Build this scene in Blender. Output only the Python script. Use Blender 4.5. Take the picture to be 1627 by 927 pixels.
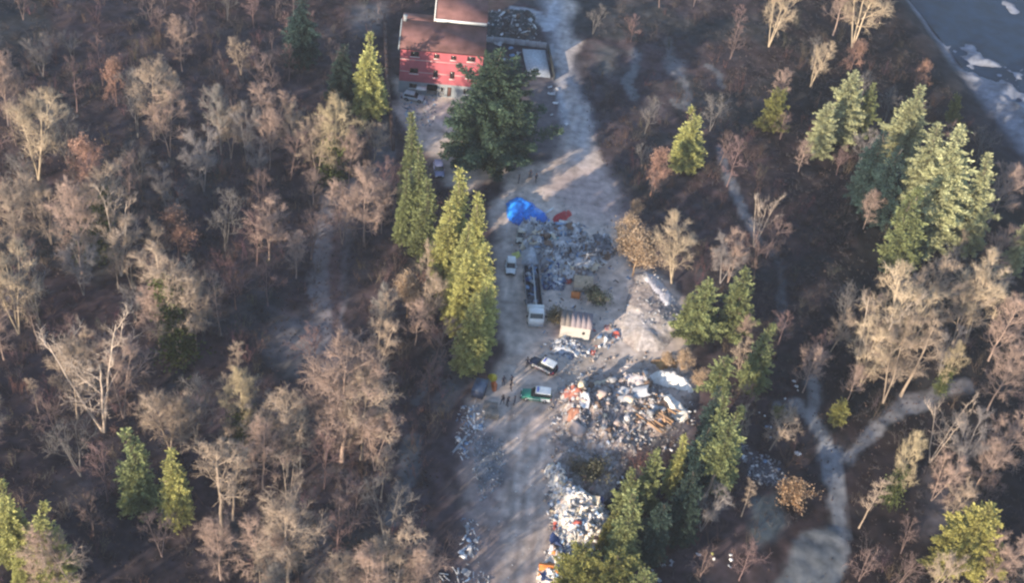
import bpy, bmesh, math, random
import numpy as np
from mathutils import Vector, Matrix
random.seed(7); RNG = np.random.RandomState(7)
scene = bpy.context.scene
for _o in list(bpy.data.objects): bpy.data.objects.remove(_o)
COL = scene.collection
R = math.radians

# ------------------------------------------------------------------ camera
CAM_Z, PITCH, ROLL, FPX = 134.0, R(42.0), R(8.0), 2070.0
cam_d = bpy.data.cameras.new('camera'); cam = bpy.data.objects.new('camera', cam_d); COL.objects.link(cam)
F_ = Vector((0, math.cos(PITCH), -math.sin(PITCH)))
R0, U0 = Vector((1, 0, 0)), Vector((0, math.sin(PITCH), math.cos(PITCH)))
RT = R0*math.cos(ROLL) + U0*math.sin(ROLL)
UP = U0*math.cos(ROLL) - R0*math.sin(ROLL)
cam.matrix_world = Matrix(((RT.x, UP.x, -F_.x, 0), (RT.y, UP.y, -F_.y, 0), (RT.z, UP.z, -F_.z, CAM_Z), (0, 0, 0, 1)))
cam_d.sensor_fit = 'HORIZONTAL'; cam_d.sensor_width = 36.0
cam_d.lens = FPX/1627.0*36.0
cam_d.clip_start = 1.0; cam_d.clip_end = 6000.0
scene.camera = cam
scene.cycles.filter_width = 2.4
scene.render.filter_size = 2.4

# ------------------------------------------------------------------ world, sun, exposure
SUN_EL, SUN_AZ = R(16.0), R(215.0)          # azimuth clockwise from +Y: the sun stands behind the camera, low
w = bpy.data.worlds.new('World'); scene.world = w; w.use_nodes = True
nt = w.node_tree
bg = nt.nodes['Background']
sky = nt.nodes.new('ShaderNodeTexSky'); sky.sky_type = 'NISHITA'; sky.sun_disc = False
sky.sun_elevation = SUN_EL; sky.sun_rotation = SUN_AZ
sky.altitude = 300; sky.air_density = 1.0; sky.dust_density = 0.6; sky.ozone_density = 1.6
nt.links.new(sky.outputs[0], bg.inputs[0]); bg.inputs[1].default_value = 0.15
sd = bpy.data.lights.new('sun', 'SUN'); sd.energy = 5.0; sd.angle = R(0.6); sd.color = (1.0, 0.83, 0.62)
so = bpy.data.objects.new('sun', sd); COL.objects.link(so)
SUNV = Vector((math.sin(SUN_AZ)*math.cos(SUN_EL), math.cos(SUN_AZ)*math.cos(SUN_EL), math.sin(SUN_EL)))
so.rotation_euler = SUNV.to_track_quat('Z', 'Y').to_euler(); so.location = SUNV*400
scene.view_settings.view_transform = 'Standard'; scene.view_settings.look = 'None'
scene.view_settings.exposure = 1.12; scene.view_settings.gamma = 1.0
scene.cycles.max_bounces = 5; scene.cycles.diffuse_bounces = 3; scene.cycles.glossy_bounces = 2
scene.cycles.transmission_bounces = 2; scene.cycles.transparent_max_bounces = 4

# ------------------------------------------------------------------ the air: one even, pale haze round everything
def build_haze(dens):
    b = bpy.data.meshes.new('haze'); X, Y0, Y1, Z0, Z1 = 2560, -2560, 2800, -40, 136.0
    v = [(-X, Y0, Z0), (X, Y0, Z0), (X, Y1, Z0), (-X, Y1, Z0), (-X, Y0, Z1), (X, Y0, Z1), (X, Y1, Z1), (-X, Y1, Z1)]
    b.from_pydata(v, [], [(0,3,2,1),(4,5,6,7),(0,1,5,4),(1,2,6,5),(2,3,7,6),(3,0,4,7)])
    m = bpy.data.materials.new('haze'); m.use_nodes = True; N = m.node_tree.nodes; N.remove(N['Principled BSDF'])
    v_ = N.new('ShaderNodeVolumePrincipled'); v_.inputs['Color'].default_value = (.82, .87, 1, 1); v_.inputs['Density'].default_value = dens; v_.inputs['Anisotropy'].default_value = .1
    m.node_tree.links.new(v_.outputs[0], N['Material Output'].inputs['Volume']); b.materials.append(m)
    o = bpy.data.objects.new('haze', b); COL.objects.link(o); o['kind'] = 'stuff'
HAZE = .00018
if HAZE: build_haze(HAZE)

# ------------------------------------------------------------------ noise, terrain
_LAT = RNG.rand(256, 256)
def vnoise(x, y, s, off=0):
    x = np.asarray(x, float)/s + 37.3 + off*17.17; y = np.asarray(y, float)/s + 91.7 + off*5.31
    ix = np.floor(x).astype(int); iy = np.floor(y).astype(int)
    fx = x-ix; fy = y-iy; fx = fx*fx*(3-2*fx); fy = fy*fy*(3-2*fy)
    a = _LAT[ix % 256, iy % 256]; b = _LAT[(ix+1) % 256, iy % 256]
    c = _LAT[ix % 256, (iy+1) % 256]; d = _LAT[(ix+1) % 256, (iy+1) % 256]
    return (a*(1-fx)+b*fx)*(1-fy)+(c*(1-fx)+d*fx)*fy
def fbm(x, y, s, n=4, off=0):
    t = 0; a = 1; m = 0
    for k in range(n):
        t = t + a*vnoise(x, y, s/2**k, off+k*3); m += a; a *= .55
    return t/m
def sstep(x, a, b):
    t = np.clip((np.asarray(x, float)-a)/(b-a), 0, 1); return t*t*(3-2*t)
def h_base(x, y):
    x = np.asarray(x, float); y = np.asarray(y, float)
    ax = 3 - 14*sstep(y, 170, 260)*0 + 0*y
    hl = .08*np.clip(-(x-ax)-26, 0, 90)                    # the wood climbs gently west of the clearing
    hr = -.10*np.clip((x-ax)-30, 0, 90)                    # and falls to the river in the east
    w_ = sstep(np.abs(x-ax-2), 20, 40)
    return hl + hr + (fbm(x, y, 26, 3)-.5)*3.4*w_
def ray(px, py):
    return (F_ + RT*((px-813.5)/FPX) + UP*(-(py-463.5)/FPX)).normalized()
def G(px, py, dz=0.0, hf=None):
    """the point of the terrain (raised by dz) seen at this place of the photograph"""
    hf = hf or h_base
    d = ray(px, py); t = (CAM_Z-26)/-d.z
    for _ in range(60):
        p = Vector((0, 0, CAM_Z)) + d*t
        e = p.z - (float(hf(p.x, p.y)) + dz)
        if abs(e) < .01: break
        t += e/-d.z*.85
    return p
def proj(p):
    v = Vector(p)-Vector((0, 0, CAM_Z)); z = v.dot(F_)
    return 813.5+FPX*v.dot(RT)/z, 463.5-FPX*v.dot(UP)/z, z
def G2(px, py): p = G(px, py); return (p.x, p.y)

# the river in the far east corner: a carved bed
_ra, _rb = Vector(G2(1425, -40)), Vector(G2(1690, 330))
_rn = (_rb-_ra).normalized(); _rn = Vector((-_rn.y, _rn.x))
if _rn.x < 0: _rn = -_rn
def river_s(x, y): return (x-_ra.x)*_rn.x + (y-_ra.y)*_rn.y + 5.0
RIVER_Z = float(h_base((_ra.x+_rb.x)/2, (_ra.y+_rb.y)/2)) - 1.4
_bars = [(1545, 73, 3, 1.3), (1590, 150, 6, 1.8), (1612, 172, 7, 2.0), (1632, 205, 9, 2.0), (1612, 16, 2.5, 1.2)]
_bars = [(G2(a, b), r, k) for a, b, r, k in _bars]
def river_carve(x, y, h):
    s = river_s(x, y)
    m = sstep(s, -1, 9)*(1-sstep(s, 75, 110))
    bed = RIVER_Z - 1.3 + 1.1*(fbm(x, y, 9, 3, 5)-.4)
    for (c, r, k) in _bars:
        d = np.hypot(x-c[0], (y-c[1])*.55)/r + (fbm(x, y, 3.5, 3, 41)-.5)*2.2
        bed = np.maximum(bed, RIVER_Z - .9 + k*1.1*np.exp(-d*d))
    return h*(1-m) + bed*m

# ------------------------------------------------------------------ where the open ground lies (from landmarks)
def wpoly(pts): return np.array([G2(*p) for p in pts])
CLEAR = wpoly([(797,290),(790,420),(800,560),(778,610),(765,660),(748,720),(738,800),(742,960),(760,1100),(860,1100),(862,940),(880,860),(890,800),(880,745),(905,720),
  (1000,705),(1075,650),(1095,570),(1085,500),(1050,440),(1000,425),(985,350),(984,310),(948,255),(932,205),(910,120),(900,40),(910,-60),(882,-60),(878,40),(886,120),(900,195),(890,240),(850,268)])
YARD = wpoly([(630,130),(735,140),(780,180),(800,280),(740,300),(700,270),(665,230),(628,170)])
YARD2 = wpoly([(765,-20),(880,-20),(885,60),(890,140),(900,200),(870,215),(800,130),(762,120)])
def in_poly(x, y, P):
    x = np.asarray(x, float); y = np.asarray(y, float); r = np.zeros(x.shape, bool)
    j = len(P)-1
    for i in range(len(P)):
        xi, yi = P[i]; xj, yj = P[j]
        c = ((yi > y) != (yj > y)) & (x < (xj-xi)*(y-yi)/((yj-yi) or 1e-9)+xi)
        r ^= c; j = i
    return r
def seg_dist(x, y, P, closed=False):
    x = np.asarray(x, float); y = np.asarray(y, float); D = np.full(x.shape, 1e9)
    n = len(P)
    for i in range(n if closed else n-1):
        ax, ay = P[i]; bx, by = P[(i+1) % n]
        vx, vy = bx-ax, by-ay; L = vx*vx+vy*vy+1e-9
        t = np.clip(((x-ax)*vx+(y-ay)*vy)/L, 0, 1)
        D = np.minimum(D, np.hypot(x-ax-t*vx, y-ay-t*vy))
    return D
def poly_sd(x, y, P):
    d = seg_dist(x, y, P, True)
    return np.where(in_poly(x, y, P), -d, d)
def open_sd(x, y):
    return np.minimum(poly_sd(x, y, CLEAR), np.minimum(poly_sd(x, y, YARD), poly_sd(x, y, YARD2)))
def h_full(x, y):
    x = np.asarray(x, float); y = np.asarray(y, float)
    h = h_base(x, y)
    sd_ = open_sd(x, y)
    rough = .06 + .56*sstep(sd_, 0, 6)
    h = h + (fbm(x, y, 3.2, 3, 9)-.5)*rough*1.5 + (fbm(x, y, 11, 2, 4)-.5)*rough*1.6
    return river_carve(x, y, h)
def hz(x, y): return float(h_full(np.array([x]), np.array([y]))[0])
def GP(px, py, dz=0.0):
    p = G(px, py); p.z = hz(p.x, p.y)+dz; return p

# ------------------------------------------------------------------ mesh builder
class MB:
    def __init__(s): s.v = []; s.f = []; s.c = []; s.n = 0
    def add(s, V, Fc, col=None):
        V = np.asarray(V, float).reshape(-1, 3); Fc = np.asarray(Fc, int)
        s.v.append(V); s.f.append(Fc + s.n); s.n += len(V)
        c = np.zeros((len(Fc), 4)); c[:, 3] = 1
        c[:, :3] = (.5, .5, .5) if col is None else col
        s.c.append(c); return s
    def box(s, c, size, rz=0, col=None, M=None, taper=1.0):
        x, y, z = np.array(size)/2.
        V = np.array([(-x,-y,-z),(x,-y,-z),(x,y,-z),(-x,y,-z),(-x*taper,-y*taper,z),(x*taper,-y*taper,z),(x*taper,y*taper,z),(-x*taper,y*taper,z)])
        if M is not None: V = V @ np.array(M).T
        cz, sz = math.cos(rz), math.sin(rz)
        V = V @ np.array(((cz, sz, 0), (-sz, cz, 0), (0, 0, 1)))
        return s.add(V+np.array(c), [(0,3,2,1),(4,5,6,7),(0,1,5,4),(1,2,6,5),(2,3,7,6),(3,0,4,7)], col)
    def tube(s, P, rad, sides=5, col=None, cap=True):
        P = np.asarray(P, float); n = len(P); rad = np.broadcast_to(rad, (n,))
        T = np.gradient(P, axis=0); T /= np.linalg.norm(T, axis=1)[:, None]+1e-9
        ref = np.array((0, 0, 1.)) if abs(T[0][2]) < .9 else np.array((1., 0, 0))
        A = np.cross(T, ref); A /= np.linalg.norm(A, axis=1)[:, None]+1e-9; B = np.cross(T, A)
        an = np.arange(sides)*2*math.pi/sides
        V = (P[:, None] + rad[:, None, None]*(A[:, None]*np.cos(an)[None, :, None]+B[:, None]*np.sin(an)[None, :, None])).reshape(-1, 3)
        i = np.arange(n-1)[:, None]*sides; k = np.arange(sides)[None]; k2 = (k+1) % sides
        Fq = np.stack([i+k, i+k2, i+sides+k2, i+sides+k], -1).reshape(-1, 4)
        s.add(V, Fq, col)
        if cap and sides >= 4:
            base = s.n-len(V)
            for o in (0, (n-1)*sides):
                for q in range(1, sides-1):
                    s.f.append(np.array([[base+o, base+o+q, base+o+q+1]])); cc = np.zeros((1, 4)); cc[:, 3] = 1; cc[:, :3] = (.5,)*3 if col is None else col; s.c.append(cc)
        return s
    def spikes(s, P0, P1, r, col=None):
        """N thin three-sided spikes"""
        P0 = np.asarray(P0); P1 = np.asarray(P1); N = len(P0); T = P1-P0
        T = T/(np.linalg.norm(T, axis=1)[:, None]+1e-9)
        ref = np.where(np.abs(T[:, 2:3]) < .9, np.array([[0, 0, 1.]]), np.array([[1., 0, 0]]))
        A = np.cross(T, ref); A /= np.linalg.norm(A, axis=1)[:, None]+1e-9; B = np.cross(T, A)
        r = np.broadcast_to(r, (N,))[:, None]
        V = np.stack([P0+A*r, P0+(-.5*A+.87*B)*r, P0+(-.5*A-.87*B)*r, P1], 1).reshape(-1, 3)
        b = np.arange(N)[:, None]*4
        Fq = np.concatenate([b+np.array([[0, 1, 3]]), b+np.array([[1, 2, 3]]), b+np.array([[2, 0, 3]])])
        if col is not None and np.ndim(col) == 2: col = np.concatenate([col]*3)
        return s.add(V, Fq, col)
    def leaves(s, P, D, S, L, W, col=None):
        """N leaf-like quads: base P, along D, side S"""
        L = np.broadcast_to(L, (len(P),))[:, None]; W = np.broadcast_to(W, (len(P),))[:, None]
        V = np.stack([P, P+D*L*.45+S*W*.5, P+D*L, P+D*L*.45-S*W*.5], 1).reshape(-1, 3)
        b = np.arange(len(P))[:, None]*4
        return s.add(V, b+np.array([[0, 1, 2, 3]]), col)
    def mesh(s, name, mats, smooth=False):
        me = bpy.data.meshes.new(name)
        V = np.concatenate(s.v) if s.v else np.zeros((0, 3))
        cnt = np.concatenate([np.full(len(f), f.shape[1]) for f in s.f]); loops = np.concatenate([f.ravel() for f in s.f])
        me.vertices.add(len(V)); me.vertices.foreach_set('co', V.ravel())
        me.loops.add(len(loops)); me.loops.foreach_set('vertex_index', loops)
        me.polygons.add(len(cnt)); st = np.concatenate([[0], np.cumsum(cnt)[:-1]])
        me.polygons.foreach_set('loop_start', st); me.polygons.foreach_set('loop_total', cnt)
        me.update(calc_edges=True)
        ca = me.color_attributes.new('Col', 'FLOAT_COLOR', 'CORNER')
        ca.data.foreach_set('color', np.repeat(np.concatenate(s.c), cnt, axis=0).ravel())
        for m in (mats if isinstance(mats, (list, tuple)) else [mats]): me.materials.append(m)
        if smooth: me.polygons.foreach_set('use_smooth', np.ones(len(cnt), bool))
        me.validate(); return me
def link(name, me, parent=None, loc=None, rz=None, sc=None):
    o = bpy.data.objects.new(name, me); COL.objects.link(o)
    if parent is not None: o.parent = parent
    if loc is not None: o.location = loc
    if rz is not None: o.rotation_euler = (0, 0, rz)
    if sc is not None: o.scale = (sc, sc, sc) if np.isscalar(sc) else sc
    return o
def tag(o, label=None, cat=None, group=None, kind=None):
    if label: o['label'] = label
    if cat: o['category'] = cat
    if group: o['group'] = group
    if kind: o['kind'] = kind
    return o
def empty(name, loc, rz=0, label=None, cat=None, group=None):
    e = link(name, None, None, loc, rz); e.empty_display_size = .5
    return tag(e, label, cat, group)

# ------------------------------------------------------------------ materials
def mat(name, col=None, rough=.8, attr=False, var=.25, scale=3.0, orand=0.0, metal=0.0, bump=0.0, trans=0.0, spec=.3, detail=4, obj=True):
    m = bpy.data.materials.new(name); m.use_nodes = True; N = m.node_tree.nodes; Lk = m.node_tree.links
    b = N['Principled BSDF']; b.inputs['Roughness'].default_value = rough; b.inputs['Metallic'].default_value = metal
    b.inputs['Specular IOR Level'].default_value = spec
    if attr:
        a = N.new('ShaderNodeAttribute'); a.attribute_name = 'Col'; src = a.outputs['Color']
    else:
        a = N.new('ShaderNodeRGB'); a.outputs[0].default_value = (*col, 1); src = a.outputs[0]
    tc = N.new('ShaderNodeTexCoord'); nz = N.new('ShaderNodeTexNoise'); nz.inputs['Scale'].default_value = scale; nz.inputs['Detail'].default_value = detail
    Lk.new(tc.outputs['Object' if obj else 'Generated'], nz.inputs['Vector'])
    mr = N.new('ShaderNodeMapRange'); mr.inputs[1].default_value = .3; mr.inputs[2].default_value = .7
    mr.inputs[3].default_value = 1-var; mr.inputs[4].default_value = 1+var
    Lk.new(nz.outputs[0], mr.inputs[0]); val = mr.outputs[0]
    if orand:
        oi = N.new('ShaderNodeObjectInfo'); m2 = N.new('ShaderNodeMapRange'); m2.inputs[3].default_value = 1-orand; m2.inputs[4].default_value = 1+orand
        Lk.new(oi.outputs['Random'], m2.inputs[0]); mu = N.new('ShaderNodeMath'); mu.operation = 'MULTIPLY'
        Lk.new(val, mu.inputs[0]); Lk.new(m2.outputs[0], mu.inputs[1]); val = mu.outputs[0]
    vm = N.new('ShaderNodeVectorMath'); vm.operation = 'SCALE'; Lk.new(src, vm.inputs[0]); Lk.new(val, vm.inputs['Scale'])
    Lk.new(vm.outputs[0], b.inputs['Base Color'])
    if bump:
        bp = N.new('ShaderNodeBump'); bp.inputs['Strength'].default_value = bump; bp.inputs['Distance'].default_value = .1
        Lk.new(nz.outputs[0], bp.inputs['Height']); Lk.new(bp.outputs[0], b.inputs['Normal'])
    if trans:
        tr = N.new('ShaderNodeBsdfTranslucent'); Lk.new(vm.outputs[0], tr.inputs[0]); mx = N.new('ShaderNodeMixShader'); mx.inputs[0].default_value = trans
        out = N['Material Output']; Lk.new(b.outputs[0], mx.inputs[1]); Lk.new(tr.outputs[0], mx.inputs[2]); Lk.new(mx.outputs[0], out.inputs[0])
    return m
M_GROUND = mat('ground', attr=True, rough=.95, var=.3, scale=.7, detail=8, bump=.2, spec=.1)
M_PAINT = mat('scrap', attr=True, rough=.7, var=.25, scale=2.5)
M_BARK = mat('bark', attr=True, rough=.9, var=.2, scale=1.5, orand=.15, spec=.1)
M_LEAF = mat('needles', attr=True, rough=.6, var=.2, scale=.5, orand=.12, trans=.25, spec=.25)
M_WATER = mat('water', (.008, .020, .048), rough=.35, var=.4, scale=.35, spec=.12, bump=.3)

# ------------------------------------------------------------------ the ground
def axis(lo, hi, step, far):
    a = list(np.arange(lo, hi+.01, step)); s = step; x = lo; L = []
    while x > -far: s *= 1.35; x -= s; L.append(x)
    s = step; x = a[-1]; Rr = []
    while x < far: s *= 1.35; x += s; Rr.append(x)
    return np.array(L[::-1]+a+Rr)
XS = axis(-128, 128, .62, 2500); YS = axis(70, 292, .62, 2500)
GX, GY = np.meshgrid(XS, YS); gx, gy = GX.ravel(), GY.ravel()
GZ = h_full(gx, gy)
def blend(C, m, col):
    m = np.clip(m, 0, 1)[:, None]; return C*(1-m) + np.array(col)[None]*m
n1 = fbm(gx, gy, 22, 4, 1); n2 = fbm(gx, gy, 5, 4, 2); n3 = fbm(gx, gy, 1.6, 3, 3)
C = np.zeros((len(gx), 3)) + np.array((.052, .042, .050))
C = blend(C, sstep(n1, .5, .72)*.75, (.072, .047, .050))        # russet leaf litter
C *= (.75+.5*fbm(gx, gy, 2.4, 3, 51))[:, None]
C = blend(C, sstep(fbm(gx, gy, 14, 4, 8), .52, .66)*.8, (.036, .042, .047))   # dull green-grey moss and grass
C = blend(C, sstep(n2, .60, .78)*.6, (.075, .068, .074))
C *= (.42+1.16*n3)[:, None]
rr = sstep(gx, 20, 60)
C = C*(1-.66*rr)[:, None]*(1-.35*sstep(gy, 195, 235)*sstep(-gx, 5, 15))[:, None]  # eastern and upper western floor darkened: the wood's shade put into the colour
jit = (n2-.5)*3.2 + (n3-.5)*1.6
def stroke(pts, wd, col, a=1.0, soft=.25):
    global C
    P = wpoly(pts); d = seg_dist(gx, gy, P) + jit*(.5 if wd < 4 else .9)
    C = blend(C, a*(1-sstep(d, wd/2-soft*.5, wd/2+soft)), col)
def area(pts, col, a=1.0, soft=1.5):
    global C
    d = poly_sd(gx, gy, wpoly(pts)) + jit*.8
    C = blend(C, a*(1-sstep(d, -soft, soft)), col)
sd_open = poly_sd(gx, gy, CLEAR)
sd_open = np.minimum(sd_open, poly_sd(gx, gy, YARD)) + jit*.9 + (fbm(gx, gy, 7, 3, 21)-.5)*5
GRAVEL = (.60, .50, .44)
C = blend(C, 1-sstep(sd_open, -1.2, 1.6), GRAVEL)
inside = 1-sstep(sd_open, -1.2, 1.6)
area([(885,275),(960,265),(985,310),(990,350),(930,355),(900,330),(870,310)], (.42,.33,.32), .85, 3)      # pinkish earth
area([(805,640),(860,640),(890,700),(870,760),(880,850),(850,960),(760,960),(790,800),(815,720)], (.52,.41,.36), .8, 3)
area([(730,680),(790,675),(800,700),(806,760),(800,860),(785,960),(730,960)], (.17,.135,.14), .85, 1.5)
stroke([(760,700),(765,760),(775,820)], 1.2, (.30,.25,.25), .6)
stroke([(1335,850),(1325,900),(1300,960)], 2.4, (.20,.205,.22), .9, .4)
stroke([(812,650),(808,700),(815,780),(808,860)], .8, (.10,.085,.09), .5)
area([(1010,440),(1075,480),(1080,560),(1060,600),(960,630),(900,640),(930,580),(990,520)], (.50,.425,.38), .85, 3)
area([(905,600),(1000,590),(1090,600),(1080,690),(1000,720),(900,710)], (.28,.26,.265), .7, 3)
area([(770,690),(800,700),(795,760),(760,790),(755,740)], (.17,.20,.235), .8, 2)
stroke([(905,600),(925,578),(955,545)], 2.0, (.34,.30,.26), .6, 2)
stroke([(815,920),(850,850),(885,790)], 2.5, (.27,.22,.20), .6, 2)
area([(862,0),(900,0),(905,90),(945,200),(930,260),(895,255),(905,200),(872,60)], (.36,.37,.42), .7, 2)
stroke([(888,-10),(882,30),(868,45)], 2.6, (.42,.44,.50), .7)
stroke([(820,15),(850,20),(870,45)], 2.6, (.40,.42,.47), .7)
stroke([(888,145),(893,175),(898,195)], 1.8, (.45,.47,.52), .8)
stroke([(876,70),(884,110),(890,140)], .9, (.34,.36,.40), .6)
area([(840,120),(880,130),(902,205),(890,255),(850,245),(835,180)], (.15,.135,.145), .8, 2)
# wheel tracks and trodden dirt along the clearing
for k, (pts_, o_) in enumerate([([(806,930),(822,820),(826,740),(824,660),(812,590),(806,500),(802,420),(806,350),(840,290),(900,240),(922,170),(905,90),(895,0)], 1), ([(850,930),(868,820),(862,740),(880,660),(930,600),(990,545),(1020,520)], 1), ([(830,930),(846,830),(840,740),(850,680)], 1)]):
    W0 = wpoly(pts_)
    for off in (-.85, .85):
        T0 = np.gradient(W0, axis=0); T0 /= np.linalg.norm(T0, axis=1)[:, None]; W1 = W0+np.stack([-T0[:, 1], T0[:, 0]], -1)*off
        d = seg_dist(gx, gy, W1)+(n3-.5)*.5; C = blend(C, .38*(1-sstep(d, .2, .7))*inside, np.array((.22,.19,.18)))
        d = seg_dist(gx, gy, W1+np.array((.55, 0)))+(n3-.5)*.5; C = blend(C, .3*(1-sstep(d, .15, .6))*inside, np.array((.52,.47,.44)))
C = C*(1-inside[:, None]*.22*(sstep(fbm(gx, gy, 2.2, 4, 31), .5, .72))[:, None])
C = blend(C, inside*.5*sstep(fbm(gx, gy, 6, 4, 33), .52, .7), (.33,.27,.25))
# west side
stroke([(545,300),(530,360),(522,440),(523,500),(520,570)], 5.0, (.22,.20,.21), .85)
stroke([(540,330),(534,400),(534,480),(534,560)], 1.0, (.10,.055,.055), .8, .6)
stroke([(557,345),(552,420),(562,500),(575,560)], 2.0, (.05,.045,.055), .6)
area([(440,510),(500,500),(515,560),(480,590),(430,560)], (.17,.165,.175), .8, 3)
stroke([(655,700),(650,740),(635,800),(620,830)], 2.2, (.11,.12,.135), .8)
stroke([(700,570),(735,600),(700,640)], 3, (.12,.12,.13), .6)
stroke([(520,830),(510,880),(500,930)], 2.0, (.13,.115,.12), .8)
area([(555,10),(610,5),(610,50),(560,60)], (.12,.125,.14), .8, 2)
stroke([(612,180),(612,240),(605,290)], 3.5, (.13,.125,.14), .8)
stroke([(660,640),(690,600),(720,620)], 1.5, (.11,.12,.135), .6)
area([(640,480),(720,470),(740,560),(660,600)], (.045,.045,.055), .6, 4)  # dark patch beside the spruce row, its shade painted into the ground
# east side
area([(1003,75),(1020,85),(1015,110),(1000,120),(998,100)], (.16,.165,.185), .9, 1)
stroke([(1010,105),(995,130),(1008,155)], 1.6, (.13,.14,.155), .9)
area([(1058,90),(1090,95),(1092,120),(1080,130),(1060,115)], (.15,.15,.165), .9, 1)
stroke([(1062,60),(1066,95)], 1.6, (.11,.11,.12), .8)
stroke([(1085,120),(1093,150),(1090,170),(1070,160)], 1.2, (.125,.13,.145), .9)
stroke([(1125,105),(1143,118),(1146,138)], 1.5, (.12,.125,.14), .9)
stroke([(1143,235),(1155,275),(1168,305),(1185,345),(1200,375)], 1.6, (.17,.17,.185), .9)
stroke([(1200,375),(1235,410),(1245,470),(1240,520)], 1.4, (.10,.105,.12), .6)
area([(945,70),(985,80),(975,125),(950,115)], (.10,.11,.115), .7, 2)
stroke([(1292,600),(1294,640),(1285,660)], 1.3, (.19,.195,.21), .9, .6)
stroke([(1240,648),(1268,645),(1285,660),(1305,690),(1325,725),(1332,800),(1335,850)], 2.2, (.20,.205,.22), .95, .6)
area([(1298,710),(1340,705),(1350,730),(1340,770),(1315,765),(1300,740)], (.19,.20,.225), .9, .5)
stroke([(1345,730),(1370,705),(1395,680),(1430,650),(1468,638)], 1.7, (.19,.19,.205), .95, .5)
stroke([(1440,635),(1480,632),(1500,615),(1540,612)], 2.0, (.16,.155,.17), .85, .6)
area([(1275,850),(1335,830),(1330,960),(1200,960),(1250,900)], (.13,.14,.15), .9, .6)
area([(1195,800),(1240,790),(1250,830),(1200,870)], (.10,.125,.135), .8, 1)
area([(1180,710),(1230,740),(1245,770),(1200,760)], (.15,.155,.18), .7, 2)
area([(1480,760),(1530,770),(1520,840),(1470,850)], (.11,.105,.125), .8, 3)
s_r = river_s(gx, gy)
bank = sstep(s_r, -6, 4)*(1-sstep(s_r, 90, 120))
C = blend(C, bank*.5, (.06,.06,.075))
C = blend(C, sstep(GZ-RIVER_Z, -.5, .1)*(1-sstep(GZ-RIVER_Z, .8, 1.8))*sstep(s_r, 2, 7)*(1-sstep(s_r, 90, 110))*.85, (.25,.27,.33))
C *= (.9+.2*n3)[:, None]
nx, ny = len(XS), len(YS)
ii, jj = np.meshgrid(np.arange(nx-1), np.arange(ny-1)); ii = ii.ravel(); jj = jj.ravel()
FQ = np.stack([jj*nx+ii, jj*nx+ii+1, (jj+1)*nx+ii+1, (jj+1)*nx+ii], -1)
VC = C
fx = gx[FQ].mean(1); fy = gy[FQ].mean(1)
cls = np.zeros(len(FQ), int)
cls[poly_sd(fx, fy, CLEAR) < .5] = 1
cls[(seg_dist(fx, fy, wpoly([(545,300),(530,360),(522,440),(523,500),(520,570)])) < 2.4) & (cls == 0)] = 2
cls[(seg_dist(fx, fy, wpoly([(1240,648),(1268,645),(1285,660),(1305,690),(1325,725),(1332,800),(1335,850)])) < 1.8) & (cls == 0)] = 3
cls[(seg_dist(fx, fy, wpoly([(1345,730),(1370,705),(1395,680),(1430,650),(1468,638)])) < 1.4) & (cls == 0)] = 3
cls[(poly_sd(fx, fy, YARD) < .4) & (cls == 0)] = 4
for k, nm in enumerate(['ground', 'dirt_road', 'forest_path', 'stream_path', 'yard_ground']):
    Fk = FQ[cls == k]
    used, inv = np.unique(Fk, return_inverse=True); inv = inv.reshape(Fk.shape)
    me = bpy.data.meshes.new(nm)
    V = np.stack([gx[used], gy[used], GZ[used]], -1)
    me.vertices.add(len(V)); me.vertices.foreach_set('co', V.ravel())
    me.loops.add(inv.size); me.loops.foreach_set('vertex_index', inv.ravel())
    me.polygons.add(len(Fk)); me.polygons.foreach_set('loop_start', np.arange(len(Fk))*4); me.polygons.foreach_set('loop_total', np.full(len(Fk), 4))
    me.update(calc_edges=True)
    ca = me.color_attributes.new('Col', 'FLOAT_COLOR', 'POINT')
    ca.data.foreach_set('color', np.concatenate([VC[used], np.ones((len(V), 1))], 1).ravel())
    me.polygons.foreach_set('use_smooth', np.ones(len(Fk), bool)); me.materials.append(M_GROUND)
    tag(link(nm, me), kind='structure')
# river water
_d = Vector((-_rn.y, _rn.x)); _c = _ra
wv = [(*(_c+_d*a+_rn*b), RIVER_Z) for a, b in ((-600, 1), (600, 1), (600, 118), (-600, 118))]
tag(link('river_water', MB().add(wv, [(0, 1, 2, 3)] if _d.cross(_rn) > 0 else [(3, 2, 1, 0)]).mesh('river_water', M_WATER)), kind='structure')

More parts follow.
